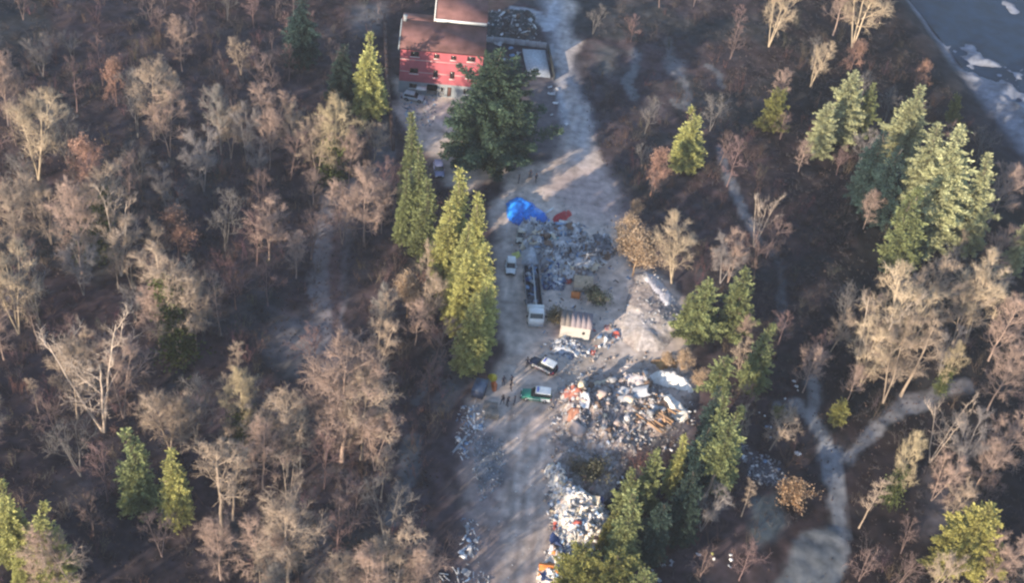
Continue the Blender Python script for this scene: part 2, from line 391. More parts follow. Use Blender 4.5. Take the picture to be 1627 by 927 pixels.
# ------------------------------------------------------------------ trees
def unit(v): v = np.asarray(v, float); return v/(np.linalg.norm(v, axis=-1, keepdims=True)+1e-9)
def perp(D, r):
    """random unit vectors at right angles to D"""
    q = unit(r.normal(size=D.shape)); return unit(q - (q*D).sum(-1, keepdims=True)*D)
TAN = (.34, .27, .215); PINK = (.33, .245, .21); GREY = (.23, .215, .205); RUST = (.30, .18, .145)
def bare_tree(seed, H, W, nl=22, ns=8, nt=11, start=.28, col=TAN, fork=1, lean=0.0, up=.75, leafy=0, leafcol=(.28,.13,.07), ivy=0, tw=1.0):
    """a leafless broadleaf: trunk mesh and crown mesh (limbs, branches, twigs)"""
    r = np.random.RandomState(seed); T = MB(); Cn = MB(); base = np.array(col)
    stems = []
    for k in range(fork):
        n = 9; P = np.zeros((n, 3)); a = r.rand()*6.28
        sp = 0 if fork == 1 else .16+.1*r.rand()
        for i in range(1, n):
            t = i/(n-1)
            P[i] = P[i-1] + np.array((math.cos(a)*sp + r.normal()*.05+lean, math.sin(a)*sp+r.normal()*.05, 1.0))*H*.95*(1 if k == 0 else .85+.1*r.rand())/(n-1)
        rad = H*.0095*(1 if fork == 1 else .75)*(1-np.linspace(0, 1, n))**.8+.03; rad[0] *= 1.3
        T.tube(P, rad, 6, base*(.95+.1*r.rand())); stems.append((P, rad))
    sp0, sp1, scol, sr = [], [], [], []
    leafP, leafD = [], []
    for k in range(nl):
        P, rad = stems[k % fork]
        t = start + (1-start)*((k+r.rand()*.6)/nl)*.97
        f = t*(len(P)-1); i = min(int(f), len(P)-2); p = P[i]*(1-(f-i))+P[i+1]*(f-i); rr_ = (rad[i]*(1-(f-i))+rad[i+1]*(f-i))
        az = k*2.4+r.rand()*.8; tt = (t-start)/(1-start)
        L = W*(.55+.75*math.sin(math.pi*min(1, .18+tt*.75)))*(1-.45*tt)*(.7+.5*r.rand())
        el = up*(.45+.6*tt)+r.normal()*.12
        d = np.array((math.cos(az)*math.cos(el), math.sin(az)*math.cos(el), math.sin(el)))
        m = 5; Q = [p]
        for q in range(m):
            d = unit(d + r.normal(size=3)*.16 + np.array((0, 0, .13))); Q.append(Q[-1]+d*L/m)
        Q = np.array(Q); rl = min(rr_*.6, .03+L*.018); rads = rl*.66*(1-np.linspace(0, 1, m+1))**.8+.02
        cc = base*(.85+.3*r.rand()); Cn.tube(Q, rads, 4, cc, cap=False)
        for s_ in range(ns):
            ft = .22+.78*(s_+r.rand()*.5)/ns; g = ft*m; i2 = min(int(g), m-1); p2 = Q[i2]*(1-(g-i2))+Q[i2+1]*(g-i2)
            dl = unit(Q[i2+1]-Q[i2]); pr = perp(dl[None], r)[0]; pr[2] = pr[2]*.6+.12
            d2 = unit(dl*.75+pr*.8+np.array((0, 0, .12))); L2 = L*(.42-.16*ft)*(.7+.6*r.rand())+.25
            S = [p2]
            for q in range(3):
                d2 = unit(d2+r.normal(size=3)*.18+np.array((0, 0, .06))); S.append(S[-1]+d2*L2/3)
            S = np.array(S); Cn.tube(S, np.array([.028, .024, .019, .012])*tw, 3, cc, cap=False)
            fr = r.rand(nt)*.85+.15; gi = np.minimum((fr*3).astype(int), 2); w_ = (fr*3-gi)[:, None]
            p3 = S[gi]*(1-w_)+S[gi+1]*w_; d3 = unit(S[gi+1]-S[gi]); d3 = unit(d3*.8+perp(d3, r)*.8+np.array((0, 0, .15)))
            L3 = (L2*.42+.35)*(.6+.7*r.rand(nt))[:, None]; e3 = p3+d3*L3
            sp0.append(p3); sp1.append(e3); sr.append(np.full(nt, .019*tw)); scol.append(np.repeat(cc[None]*1.05, nt, 0))
            for z in (.35, .6):
                p4 = p3+d3*L3*z; d4 = unit(d3+perp(d3, r)*.9); sp0.append(p4); sp1.append(p4+d4*L3*.5); sr.append(np.full(nt, .014*tw)); scol.append(np.repeat(cc[None]*1.1, nt, 0))
            if leafy: leafP.append(np.repeat(e3, leafy, 0)); leafD.append(np.repeat(d3, leafy, 0))
    Cn.spikes(np.concatenate(sp0), np.concatenate(sp1), np.concatenate(sr), np.concatenate(scol))
    if leafy:
        Pq = np.concatenate(leafP); Pq = Pq + r.normal(size=Pq.shape)*.28; D = unit(r.normal(size=Pq.shape)); S = perp(D, r)
        Cn.leaves(Pq, D, S, .22+.12*r.rand(len(Pq)), .17, np.array(leafcol)[None]*(.6+.8*r.rand(len(Pq)))[:, None])
    iv = None
    if ivy:
        iv = MB(); n = int(ivy*2600)
        ks = r.randint(0, len(stems), n); t = r.rand(n)**1.2*.8*ivy
        pts = np.array([stems[k][0][min(int(tt*8), 7)]*(1-(tt*8-int(tt*8)))+stems[k][0][min(int(tt*8)+1, 8)]*(tt*8-int(tt*8)) for k, tt in zip(ks, t)])
        off = r.normal(size=(n, 3))*np.array((.75, .75, .4))*(1.25-t)[:, None]
        D = unit(off+r.normal(size=(n, 3))*.5); S = perp(D, r)
        iv.leaves(pts+off, D, S, .38, .3, np.array((.085, .105, .035))[None]*(.5+.9*r.rand(n))[:, None])
    return T, Cn, iv

def conifer(seed, H, W, step=.42, nb=9, droop=.25, start=.08, power=.85, col=(.085, .115, .035), clump=.0, dens=1.0, leaf=.5, ragged=.2, irregular=0.0):
    """a spruce, fir or cedar: trunk mesh and crown mesh of drooping sprays"""
    r = np.random.RandomState(seed); T = MB(); Cn = MB()
    P = np.array([(r.normal()*.05*i, r.normal()*.05*i, H*i/8*.99) for i in range(9)]); P[0, :2] = 0
    T.tube(P, H*.014*(1-np.linspace(0, 1, 9))**.9+.03, 6, (.17, .14, .12))
    LP, LD, LS, LL, LC = [], [], [], [], []
    br0, br1 = [], []
    z = start*H
    while z < H*.985:
        t = z/H; tt = (t-start)/(1-start)
        rad = W*(1-tt)**power*(1 if tt > .12 else .75+2*tt)*(1+irregular*r.normal()*.5)
        rad = max(rad, .25)
        n = max(4, int(nb*(.55+.45*(1-t))))
        a0 = r.rand()*6.28
        for k in range(n):
            az = a0+k*6.283/n+r.normal()*.18; L = rad*(1-ragged*r.rand()*1.5+ragged*.4)
            if irregular and r.rand() < irregular*.45: L *= .55
            q = max(3, int(L/.32*dens)); u = (np.arange(q)+.6)/q
            up_ = .32+.5*tt
            hx, hy = math.cos(az), math.sin(az)
            zz = z + L*(u*up_*.5 - droop*u**1.6*1.15) + r.normal()*.05
            C_ = np.stack([P[min(int(t*8), 8)][0]+hx*L*u, P[min(int(t*8), 8)][1]+hy*L*u, zz], -1)
            br0.append((0, 0, z)); br1.append(C_[-1])
            rep = 2 if L < 1.6 else (5 if L < 3 else (7 if L < 4.5 else 10))
            wid = np.minimum(L*.3*(1-u*.72)+.2, .58 if L < 4.5 else .75)
            d = np.array((hx, hy, -.12)); sd_ = np.array((-hy, hx, 0))
            tone = (.7+.5*r.rand())*(1+ (1.0*clump*(r.rand()-.5)))
            for w_ in range(rep):
                off = 0 if w_ == 0 else (sd_[None]*(r.rand(q)-.5)[:, None]*(L*.62*(1-u*.75))[:, None]+np.array((0, 0, 1.))*(r.normal(size=(q, 1))*.12-.05)+d[None]*r.normal(size=(q, 1))*.25)
                Cw = C_+off
                for sg in (-1, 1):
                    D = unit(d[None]*.75+sd_[None]*sg*.95+r.normal(size=(q, 3))*.22+np.array((0, 0, -.22*droop*2)))
                    LP.append(Cw+r.normal(size=(q, 3))*.05); LD.append(D); LL.append(wid*.82*(.7+.5*r.rand(q)))
                    nrm = unit(np.array((0, 0, 1.))+r.normal(size=(q, 3))*.7); LS.append(unit(np.cross(nrm, D)))
                    LC.append(tone*(.72+.5*u)*(.8+.4*r.rand(q)))
                D = unit(d[None]+r.normal(size=(q, 3))*.35+np.array((0, 0, .35)))
                LP.append(Cw+np.array((0, 0, .06))); LD.append(D); LL.append((.36+.25*r.rand(q))*leaf/.5); nrm = unit(np.array((0, 0, 1.))+r.normal(size=(q, 3))*.9); LS.append(unit(np.cross(nrm, D)))
                LC.append(tone*(.75+.55*u)*(.8+.4*r.rand(q)))
        z += step*(.75+.5*r.rand())*(1+.5*irregular)
    LP = np.concatenate(LP); LD = np.concatenate(LD); LS = np.concatenate(LS); LL = np.concatenate(LL); LC = np.concatenate(LC)
    Cn.leaves(LP, LD, LS, LL, LL*.34+.06, np.array(col)[None]*LC[:, None])
    Cn.spikes(np.array(br0, float), np.array(br1), .045, (.12, .10, .08))
    return T, Cn

def shrub(seed, H, W, col=TAN, n=26, leafy=0, leafcol=(.3,.17,.07)):
    r = np.random.RandomState(seed); Cn = MB(); p0, p1, rr_, lp = [], [], [], []
    for k in range(n):
        a = r.rand()*6.28; el = .55+.9*r.rand()**.7; d = np.array((math.cos(a)*math.cos(el), math.sin(a)*math.cos(el), math.sin(el))); L = (W if el < .9 else H)*(.6+.5*r.rand())
        Q = [np.array((r.normal()*.2, r.normal()*.2, -.1))]
        for q in range(4): d = unit(d+r.normal(size=3)*.13+np.array((0, 0, .05))); Q.append(Q[-1]+d*L/4)
        Q = np.array(Q); Cn.tube(Q, [.06, .05, .04, .03, .015], 3, np.array(col)*(.8+.4*r.rand()), cap=False)
        m = 16; f = .25+.75*r.rand(m); g = np.minimum((f*4).astype(int), 3); w_ = (f*4-g)[:, None]
        s0 = Q[g]*(1-w_)+Q[g+1]*w_; dd = unit(Q[g+1]-Q[g]); dd = unit(dd+perp(dd, r)*.8); e = s0+dd*(L*.22*(.5+r.rand(m)))[:, None]
        p0 += [s0, s0*.5+e*.5]; p1 += [e, s0*.5+e*.5+unit(dd+perp(dd, r))*.35]; lp.append(e)
    Cn.spikes(np.concatenate(p0), np.concatenate(p1), .02, np.array(col)*1.05)
    if leafy:
        P = np.repeat(np.concatenate(lp), leafy, 0); P = P+r.normal(size=P.shape)*.22; D = unit(r.normal(size=P.shape))
        Cn.leaves(P, D, perp(D, r), .28, .2, np.array(leafcol)[None]*(.6+.8*r.rand(len(P)))[:, None])
    return Cn

BARE = {}
def bk(key, *a, **k):
    T, Cn, iv = bare_tree(*a, **k)
    BARE[key] = (k.get('_H', a[1]), T.mesh('trunk', M_BARK), Cn.mesh('crown', M_BARK), iv.mesh('ivy', M_LEAF) if iv else None)
bk('tan1', 11, 14, 3.6, col=TAN); bk('tan2', 12, 14, 3.9, col=TAN, fork=2); bk('tan3', 13, 12, 3.4, col=(.42,.34,.25), fork=3, up=.9)
bk('pink1', 21, 15, 4.2, col=PINK, nl=24); bk('pink2', 22, 13, 3.6, col=PINK, fork=2); bk('pink3', 23, 17, 3.8, col=PINK, nl=26, start=.2)
bk('grey1', 31, 13, 3.6, col=GREY); bk('grey2', 32, 12, 3.4, col=(.22,.20,.20), fork=3)
bk('thin1', 41, 15, 2.3, nl=14, ns=5, col=TAN, start=.4); bk('thin2', 42, 12, 2.2, nl=12, ns=5, nt=7, col=PINK, lean=.12, start=.35)
bk('sparse1', 51, 14, 4.6, nl=13, ns=5, nt=6, col=(.44,.36,.30), fork=3, start=.3)
bk('ivy1', 61, 15, 3.2, col=TAN, ivy=1.0, fork=2); bk('ivy2', 62, 14, 3.4, col=(.36,.30,.20), ivy=.7)
bk('rust1', 71, 9, 2.8, col=RUST, leafy=1, leafcol=(.26,.165,.13), nl=16); bk('orange1', 72, 9, 3.0, col=(.3,.2,.12), leafy=2, leafcol=(.34,.26,.19), nl=16)
bk('fill1', 81, 10, 3.4, nl=13, ns=5, nt=6, col=(.18,.135,.13), fork=2, tw=1.3); bk('fill2', 82, 11, 3.2, nl=13, ns=5, nt=6, col=(.17,.115,.115), tw=1.3); bk('fill3', 83, 9, 3.6, nl=13, ns=5, nt=6, col=(.15,.14,.14), fork=3, tw=1.3)  # filler bark kept darker, standing for trees in shade
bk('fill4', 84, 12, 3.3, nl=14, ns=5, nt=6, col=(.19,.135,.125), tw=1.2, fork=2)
YEL = (.36, .36, .135); DKG = (.035, .06, .05); MID = (.19, .215, .095); PALE = (.34, .35, .20)
CON = {}
def ck(key, seed, H, W, **k):
    T, Cn = conifer(seed, H, W, **k); CON[key] = (H, T.mesh('trunk', M_BARK), Cn.mesh('crown', M_LEAF))
ck('spruce1', 101, 24, 3.4, col=YEL, power=.7); ck('spruce2', 102, 22, 3.0, col=MID, power=.7); ck('spruce3', 103, 16, 3.6, col=YEL, droop=.3)
ck('spruce4', 104, 20, 3.2, col=(.37,.36,.13), power=.6, ragged=.3); ck('spruce5', 105, 14, 2.4, col=MID, power=.65, ragged=.35)
ck('fir1', 111, 22, 4.6, col=PALE, power=.7, droop=.1, ragged=.3, leaf=.6, irregular=.3); ck('fir2', 112, 18, 4.4, col=PALE, power=.6, droop=.12, ragged=.35, irregular=.4)
ck('fir3', 113, 15, 4.6, col=MID, power=.75, droop=.05, ragged=.35, irregular=.5, clump=.4)
ck('dark1', 121, 16, 4.4, col=DKG, power=.6); ck('dark2', 122, 18, 4.8, col=(.035,.065,.06), power=.7, irregular=.3)  # near-black needles: shade inside the conifer groups put into the crown colour
ck('cedar', 131, 22, 9.0, col=(.05, .082, .055), power=.68, droop=.03, step=.75, nb=13, ragged=.35, irregular=.4, clump=.5, dens=.9, start=.05)
ck('high', 141, 20, 2.7, col=MID, start=.55, power=.5, droop=.1, irregular=.4, ragged=.4)
ck('bush', 151, 10, 3.6, col=(.20,.20,.065), power=.35, droop=.0, ragged=.4, irregular=.3, start=.05); ck('thuja', 152, 13, 5.0, col=(.30,.28,.09), power=.55, droop=.1, ragged=.25, irregular=.25, start=.03)

def place_tree(kind, px, py, H, label, group=None, wd=1.0, name=None, cat='tree', rot=None, lean=None, base=False):
    """a tree whose tip (or foot, base=True) is seen here; H its real height in metres"""
    src = CON.get(kind) or BARE.get(kind); H0 = src[0]
    if lean is None: lean = ((random.random()-.5)*.06, .02+(random.random()-.5)*.07)
    p = G(px, py, 0 if base else H); p.x -= H*math.sin(lean[1]); p.z = hz(p.x, p.y)
    if name is None: name = 'conifer_tree' if kind in CON else 'bare_tree'
    e = empty(name, (p.x, p.y, p.z-.15), random.random()*6.28 if rot is None else rot, label, cat, group)
    s = H/H0; e.scale = (s*wd, s*wd, s); zr = e.rotation_euler[2]; e.rotation_euler = (Matrix.Rotation(lean[1], 3, 'Y') @ Matrix.Rotation(lean[0], 3, 'X') @ Matrix.Rotation(zr, 3, 'Z')).to_euler()
    link('trunk', src[1], e); link('crown', src[2], e)
    if len(src) > 3 and src[3]: link('ivy', src[3], e)
    return e

# conifers: kind, tip x, tip y, height, width factor, label
CONIFERS = [
 ('spruce3', 588, 52, 17, 1.0, 'bright green spruce beside the dark strip west of the red house'),
 ('dark1', 545, 70, 14, .8, 'dull olive conifer pressed against the spruce west of the red house'),
 ('dark2', 480, -12, 15, 1.0, 'dark conifer in the shade above the wood, cut by the top edge'),
 ('spruce2', 657, 176, 19, .85, 'narrow pointed spruce standing below the front of the red house'),
 ('spruce2', 670, 232, 19, .95, 'spruce directly below the narrow pointed one near the red house'),
 ('spruce5', 682, 290, 15, .9, 'lower dull spruce at the foot of the pair near the red house'),
 ('spruce2', 648, 272, 15, .85, 'shaded spruce on the west flank of the pair near the red house'),
 ('spruce1', 735, 264, 22, 1.0, 'topmost yellow-green spruce of the row along the yard'),
 ('spruce1', 762, 302, 20, .9, 'spruce of the yard row whose crown reaches furthest toward the blue tarpaulin'),
 ('spruce4', 718, 310, 19, .85, 'broad yellow-green spruce on the wood side of the row, near its top'),
 ('spruce1', 745, 345, 20, .95, 'large yellow-green spruce in the middle of the row'),
 ('spruce4', 772, 388, 18, 1.0, 'yellow-green spruce of the row level with the white car'),
 ('spruce4', 744, 396, 17, .9, 'greener spruce on the shaded side of the row level with the white car'),
 ('spruce1', 778, 432, 17, 1.0, 'yellow-green spruce of the row level with the loaded truck'),
 ('spruce4', 757, 462, 16, .9, 'yellow-green spruce second from the lower end of the row'),
 ('spruce4', 766, 488, 13, .9, 'last yellow-green spruce at the lower end of the row, above the people'),
 ('cedar', 797, 74, 23, 1.02, 'huge spreading dark cedar in front of the red house'),
 ('spruce3', 1105, 170, 13, 1.2, 'lone bright conifer standing in the dark eastern wood'),
 ('bush', 1238, 142, 9, .9, 'small dull olive evergreen between the bare trees near the river'),
 ('fir2', 1362, 108, 16, 1.05, 'pale conifer with a slanting crown, first of the river group'),
 ('fir3', 1388, 128, 13, .7, 'shorter pale conifer beside the slanting one of the river group'),
 ('fir2', 1318, 160, 12, 1.0, 'low rounded pale conifer on the west side of the river group'),
 ('fir1', 1462, 130, 19, 1.05, 'pale conifer with a reddish bare tree at its tip, by the river'),
 ('dark2', 1405, 205, 17, .95, 'conifer coloured deep teal for the shade of the river group'),
 ('dark2', 1432, 232, 17, .9, 'second conifer coloured deep teal for the shade of the river group'),
 ('fir1', 1493, 192, 23, .95, 'tall pale conifer of the pair at the centre of the river group'),
 ('fir1', 1534, 195, 26, 1.0, 'tallest conifer of the river group with the red sheet under it'),
 ('fir1', 1576, 242, 21, .85, 'pale conifer on the outer flank of the river group'),
 ('spruce5', 1460, 292, 18, 1.1, 'narrow conifer at the lower edge of the river group'),
 ('bush', 1523, 150, 7, .6, 'tiny pale evergreen beside the river bank'),
 ('fir2', 1634, 352, 12, .8, 'pale conifer cut by the edge beyond the red sheet'),
 ('fir3', 1128, 436, 13.5, .95, 'spreading green conifer above the rubble, the western of two'),
 ('fir3', 1188, 424, 14, .88, 'spreading green conifer above the rubble, the eastern of two'),
 ('fir3', 1098, 466, 9, .7, 'low spreading conifer touching the pale mound'),
 ('spruce5', 1222, 514, 14, 1.0, 'small conifer standing alone in the shade east of the rubble'),
 ('high', 1150, 566, 15, 1.1, 'ragged conifer with drooping arms beside the two white sheets'),
 ('spruce2', 1156, 628, 18, .95, 'slim conifer in the dark gap below the ragged one'),
 ('spruce5', 1172, 640, 17, .8, 'second slim conifer in the dark gap, set a little east'),
 ('dark2', 1145, 612, 15, .6, 'conifer coloured black-green for the shade east of the white sheets'),
 ('dark2', 1128, 672, 16, .62, 'conifer coloured black-green for the shade in the dark gap, the middle one'),
 ('dark1', 1102, 745, 14, .7, 'conifer coloured black-green for the shade in the dark gap, the lowest one'),
 ('spruce3', 1090, 684, 13, .65, 'olive conifer at the edge of the rubble, the eastern of three'),
 ('fir3', 1048, 708, 13, .62, 'olive conifer at the edge of the rubble, the middle of three'),
 ('fir3', 1008, 742, 12, .6, 'olive conifer between the rubble and the long white heap'),
 ('spruce5', 1012, 788, 14, .95, 'slim green conifer beside the long white heap'),
 ('dark1', 1056, 795, 12, .75, 'dark conifer behind the slim one beside the white heap'),
 ('bush', 930, 872, 9, .9, 'broad yellow-green conifer at the foot of the white heap, cut by the bottom edge'),
 ('bush', 985, 885, 10, 1.0, 'broad yellow-green conifer in the middle of the bottom edge group'),
 ('bush', 976, 820, 7, .6, 'olive evergreen growing out of the side of the white heap'),
 ('fir3', 1030, 905, 11, .9, 'olive conifer at the eastern end of the bottom edge group'),
 ('spruce5', 207, 683, 15, 1.0, 'half-shaded slim conifer, the western of two in the wood'),
 ('spruce4', 272, 706, 15, .9, 'bright slim conifer, the eastern of two in the wood'),
 ('spruce3', 62, 798, 15, .85, 'pointed conifer in the lower corner of the wood'),
 ('spruce3', 4, 762, 15, .8, 'grey-green conifer cut by the west edge'),
 ('spruce3', 24, 862, 9, .7, 'low conifer at the foot of the pair in the lower corner'),
 ('thuja', 1572, 796, 13.5, .9, 'round yellow conifer alone in the lower eastern wood'),
 ('bush', 1338, 636, 5, .8, 'little olive bush beside the pale stream path fork'),
]
for (k, x, y, H, wd, lab) in CONIFERS: place_tree(k, x, y, H, lab, 'evergreen trees', wd, lean=((random.random()-.5)*.06, (-.08 if x > 1250 else -.04 if x > 1080 else .02)+(random.random()-.5)*.05))
t_ = place_tree('high', 1172, 668, 20, 'leaning conifer with a long bare pale trunk under its crown', 'evergreen trees', 1.0, lean=(0, .06), rot=0)

# bare trees that the sun picks out: kind, tip x, tip y, height, width factor, label
BARES = [
 ('tan1', 240, 100, 15, 1.0, 'rounded tan bare tree catching the sun high in the western wood'),
 ('rust1', 180, 98, 9, .7, 'small pinkish tree beside the rounded tan one'),
 ('pink2', 262, 150, 12, 1.0, 'pinkish bare tree under the rounded tan one'),
 ('tan3', 40, 160, 15, 1.1, 'pale fan-shaped bare tree near the west edge, highest there'),
 ('pink1', 0, 92, 13, 1.0, 'pink-brown bare tree cut by the west edge near the top'),
 ('rust1', 135, 222, 10, .8, 'rusty red young tree above the ivy-clad ones'),
 ('ivy1', 128, 262, 17, 1.15, 'tall ivy-clad bare tree between the pale ones near the west edge'),
 ('pink1', 110, 300, 16, .9, 'pinkish two-stemmed tree against the tall ivy-clad one'),
 ('tan2', 68, 268, 14, 1.0, 'tan bare tree with curved low boughs near the west edge'),
 ('tan1', 14, 300, 13, 1.0, 'tan bare tree at the west edge, second from the top'),
 ('sparse1', 185, 315, 15, .9, 'pale open bare tree with heavy forks east of the ivy-clad one'),
 ('tan2', 200, 360, 12, .9, 'tan bare tree at the foot of the pale open one'),
 ('rust1', 279, 342, 9, 1.0, 'small russet tree still holding its leaves, alone in the wood'),
 ('pink2', 432, 130, 13, 1.0, 'pinkish bare tree near the wood\'s upper middle'),
 ('pink1', 430, 175, 12, .8, 'bare tree just below the pinkish one of the upper middle'),
 ('grey1', 345, 140, 13, .8, 'slender greyish bare tree in the upper wood'),
 ('grey2', 388, 160, 12, .8, 'greyish forked bare tree beside the slender one in the upper wood'),
 ('ivy2', 535, 158, 16, 1.15, 'broad tan tree with ivy stems nearest the spruce west of the house'),
 ('tan2', 502, 185, 13, .9, 'tan bare tree adjoining the broad ivy-stemmed one'),
 ('pink1', 560, 205, 11, .9, 'rosy bare tree on the far flank of the ivy-stemmed one'),
 ('pink3', 586, 262, 16, 1.1, 'salmon-pink bare tree with a pale straight trunk by the path'),
 ('pink2', 546, 290, 12, .9, 'pink bare tree over the head of the forest path'),
 ('ivy1', 272, 418, 18, 1.15, 'tall tree wrapped in green ivy down to its foot, mid wood'),
 ('tan1', 305, 440, 14, .8, 'tan bare tree beside the one wrapped in ivy'),
 ('pink1', 244, 450, 12, .9, 'brown-pink bare tree on the west flank of the ivy-wrapped one'),
 ('tan3', 12, 408, 14, 1.0, 'pale bare tree at the west edge, third from the top'),
 ('thin2', 50, 482, 7, 1.0, 'small crooked pale tree leaning over the dark ground'),
 ('sparse1', 135, 520, 19, 1.15, 'largest pale bare tree with spreading boughs and a bent foot'),
 ('pink2', 175, 535, 15, .9, 'pinkish bare tree merging with the largest pale one'),
 ('tan1', 105, 545, 14, .9, 'tan bare tree on the west side of the largest pale one'),
 ('thin2', 345, 425, 13, .7, 'thin slanting bare tree east of the ivy-wrapped one'),
 ('pink2', 430, 325, 11, 1.0, 'pinkish bare tree above the shaded hollow'),
 ('pink1', 470, 370, 9, .9, 'low rosy tree at the edge of the forest path'),
 ('tan2', 262, 606, 13, 1.0, 'tan bare tree above the two slim conifers'),
 ('tan1', 285, 630, 11, .8, 'shorter tan tree leaning on the one above the slim conifers'),
 ('ivy2', 385, 588, 15, .8, 'greyish bare tree with a dark ivy stem'),
 ('grey2', 410, 610, 11, .9, 'ashen bare tree beside the dark ivy stem'),
 ('pink3', 562, 548, 22, 1.25, 'great pink-tan bare tree with a tall crown, mid wood'),
 ('tan1', 590, 590, 17, 1.0, 'tan bare tree grown into the east side of the great pink-tan one'),
 ('pink1', 528, 600, 16, .9, 'pink bare tree grown into the west side of the great pink-tan one'),
 ('pink2', 600, 650, 12, .9, 'reddish bare tree at the foot of the great pink-tan one'),
 ('tan1', 455, 632, 15, .95, 'tan bare tree with a straight stem west of the great one'),
 ('grey1', 482, 650, 12, .8, 'grey-tan bare tree close to the straight-stemmed one'),
 ('pink1', 420, 680, 12, 1.1, 'broad pink bare tree below the straight-stemmed one'),
 ('thin1', 352, 695, 19, 1.2, 'tall thin bare tree on a long leaning trunk'),
 ('thin1', 372, 712, 14, 1.1, 'thin bare tree just behind the one on the long trunk'),
 ('sparse1', 465, 728, 11, .7, 'small forked pale tree above the lower tan one'),
 ('thin1', 612, 712, 10, 1.1, 'small sunlit bare tree with a bent stem below the great one'),
 ('thin2', 541, 768, 8, .8, 'tiny star-shaped bare tree alone in the shade'),
 ('tan1', 452, 796, 16, 1.1, 'rounded tan bare tree low in the wood with full crown'),
 ('pink2', 420, 830, 12, .9, 'dim pinkish tree at the west flank of the low rounded one'),
 ('tan2', 632, 866, 14, 1.1, 'tan bare tree by the bottom edge, largest of that cluster'),
 ('pink3', 590, 868, 14, 1.0, 'pink bare tree by the bottom edge, west of the largest'),
 ('pink1', 672, 880, 12, 1.0, 'brown-pink bare tree by the bottom edge, closest to the road'),
 ('tan1', 545, 890, 11, 1.0, 'tan crown just rising over the bottom edge'),
 ('grey1', 440, 896, 9, 1.0, 'grey crown just rising over the bottom edge'),
 ('orange1', 650, 442, 8, .7, 'small pale yellow crown in the shade west of the spruce row'),
 ('pink1', 668, 480, 9, .9, 'rusty bare tree below the pale yellow crown'),
 ('grey1', 610, 460, 10, .8, 'dim bent bare tree near the forest path'),
 ('rust1', 1053, 242, 9, .8, 'salmon-brown upright tree below the lone bright conifer'),
 ('orange1', 1013, 320, 4, .8, 'tiny yellowish shrub-like tree at the clearing\'s east rim'),
 ('orange1', 1003, 350, 7, 1.0, 'brown leafy tree on the clearing rim, the upper one'),
 ('orange1', 1020, 378, 8, 1.25, 'beige leafy tree leaning over the pale mound'),
 ('tan3', 1090, 358, 12, 1.15, 'olive-tan bare tree standing over the two spreading conifers'),
 ('pink2', 1178, 372, 10, .95, 'dark red bare tree behind the spreading conifers'),
 ('sparse1', 1222, 312, 11, .85, 'brown open bare tree by the eastern footpath'),
 ('tan3', 1252, -22, 14, .9, 'cream bare tree cut by the top edge, with a white trunk foot'),
 ('tan3', 1392, -42, 17, 1.2, 'big cream bare tree cut by the top edge near the river'),
 ('pink1', 1350, -30, 13, 1.0, 'pinkish bare tree beside the big cream one at the top edge'),
 ('tan3', 1310, 70, 10, .8, 'small cream fan-shaped tree above the pale conifers'),
 ('rust1', 1368, 66, 8, .9, 'reddish tree just above the slanting pale conifer'),
 ('pink2', 1252, 102, 8, .8, 'small rosy tree above the dull olive evergreen'),
 ('rust1', 1472, 98, 8, .6, 'pink-red tip of a tree rising by the river bank'),
 ('sparse1', 1425, 468, 18, .85, 'tall pale bare tree with a bright trunk foot below the river conifers'),
 ('tan3', 1470, 440, 19, 1.0, 'tall tan bare tree directly below the river conifers'),
 ('tan2', 1505, 425, 17, .9, 'tan bare tree under the tallest conifer'),
 ('tan3', 1408, 510, 14, .9, 'tan bare tree at the west side of the bright cluster'),
 ('tan2', 1455, 520, 16, .95, 'tan bare tree at the heart of the bright cluster'),
 ('thin1', 1498, 500, 17, 1.2, 'slender pale bare tree east of the bright cluster'),
 ('ivy2', 1528, 548, 10, .8, 'small tree with yellow-green lichen stem near the path end'),
 ('tan3', 1590, 425, 16, 1.0, 'forked tan bare tree close to the east edge'),
 ('pink1', 1618, 262, 13, 1.1, 'orange-brown bare tree at the east edge beside the river conifers'),
 ('pink2', 1606, 360, 11, .8, 'brown bare tree at the east edge above the forked tan one'),
 ('tan2', 1560, 450, 13, .9, 'tan bare tree between the bright cluster and the east edge'),
 ('pink1', 1622, 555, 13, 1.0, 'pinkish bare tree at the east edge, mid height'),
 ('pink3', 1625, 470, 14, 1.0, 'brown-pink bare tree at the east edge, under the forked one'),
 ('sparse1', 1525, 636, 13, .9, 'wide pale bare tree just below the path end'),
 ('grey2', 1562, 668, 12, .9, 'grey open bare tree east of the wide pale one'),
 ('ivy2', 1466, 696, 14, .7, 'slim upright tree with a bright yellow lichen stem'),
 ('pink2', 1522, 720, 10, .9, 'rosy bare tree below the wide pale one'),
 ('thin1', 1405, 756, 11, .9, 'dim thin tree with a tan top in the dark lower ground'),
 ('pink1', 1590, 700, 11, .9, 'dim rosy tree above the round yellow conifer'),
 ('pink2', 1620, 660, 12, .9, 'rosy bare tree at the east edge, above the round yellow conifer'),
 ('pink2', 1615, 850, 11, .9, 'brown bare tree at the east edge beside the round yellow conifer'),
 ('tan2', 1520, 870, 10, .8, 'low pale bare tree west of the round yellow conifer'),
 ('orange1', 1090, 562, 4.5, .9, 'golden leafy tree at the rim above the white sheets'),
 ('orange1', 1062, 562, 3.2, .8, 'golden brown bush-like tree on the mound rim'),
 ('orange1', 1118, 592, 4.5, .8, 'ochre leafy tree east of the upper white sheet'),
]
for (k, x, y, H, wd, lab) in BARES: place_tree(k, x, y, H, lab, 'bare trees the sun picks out', wd)

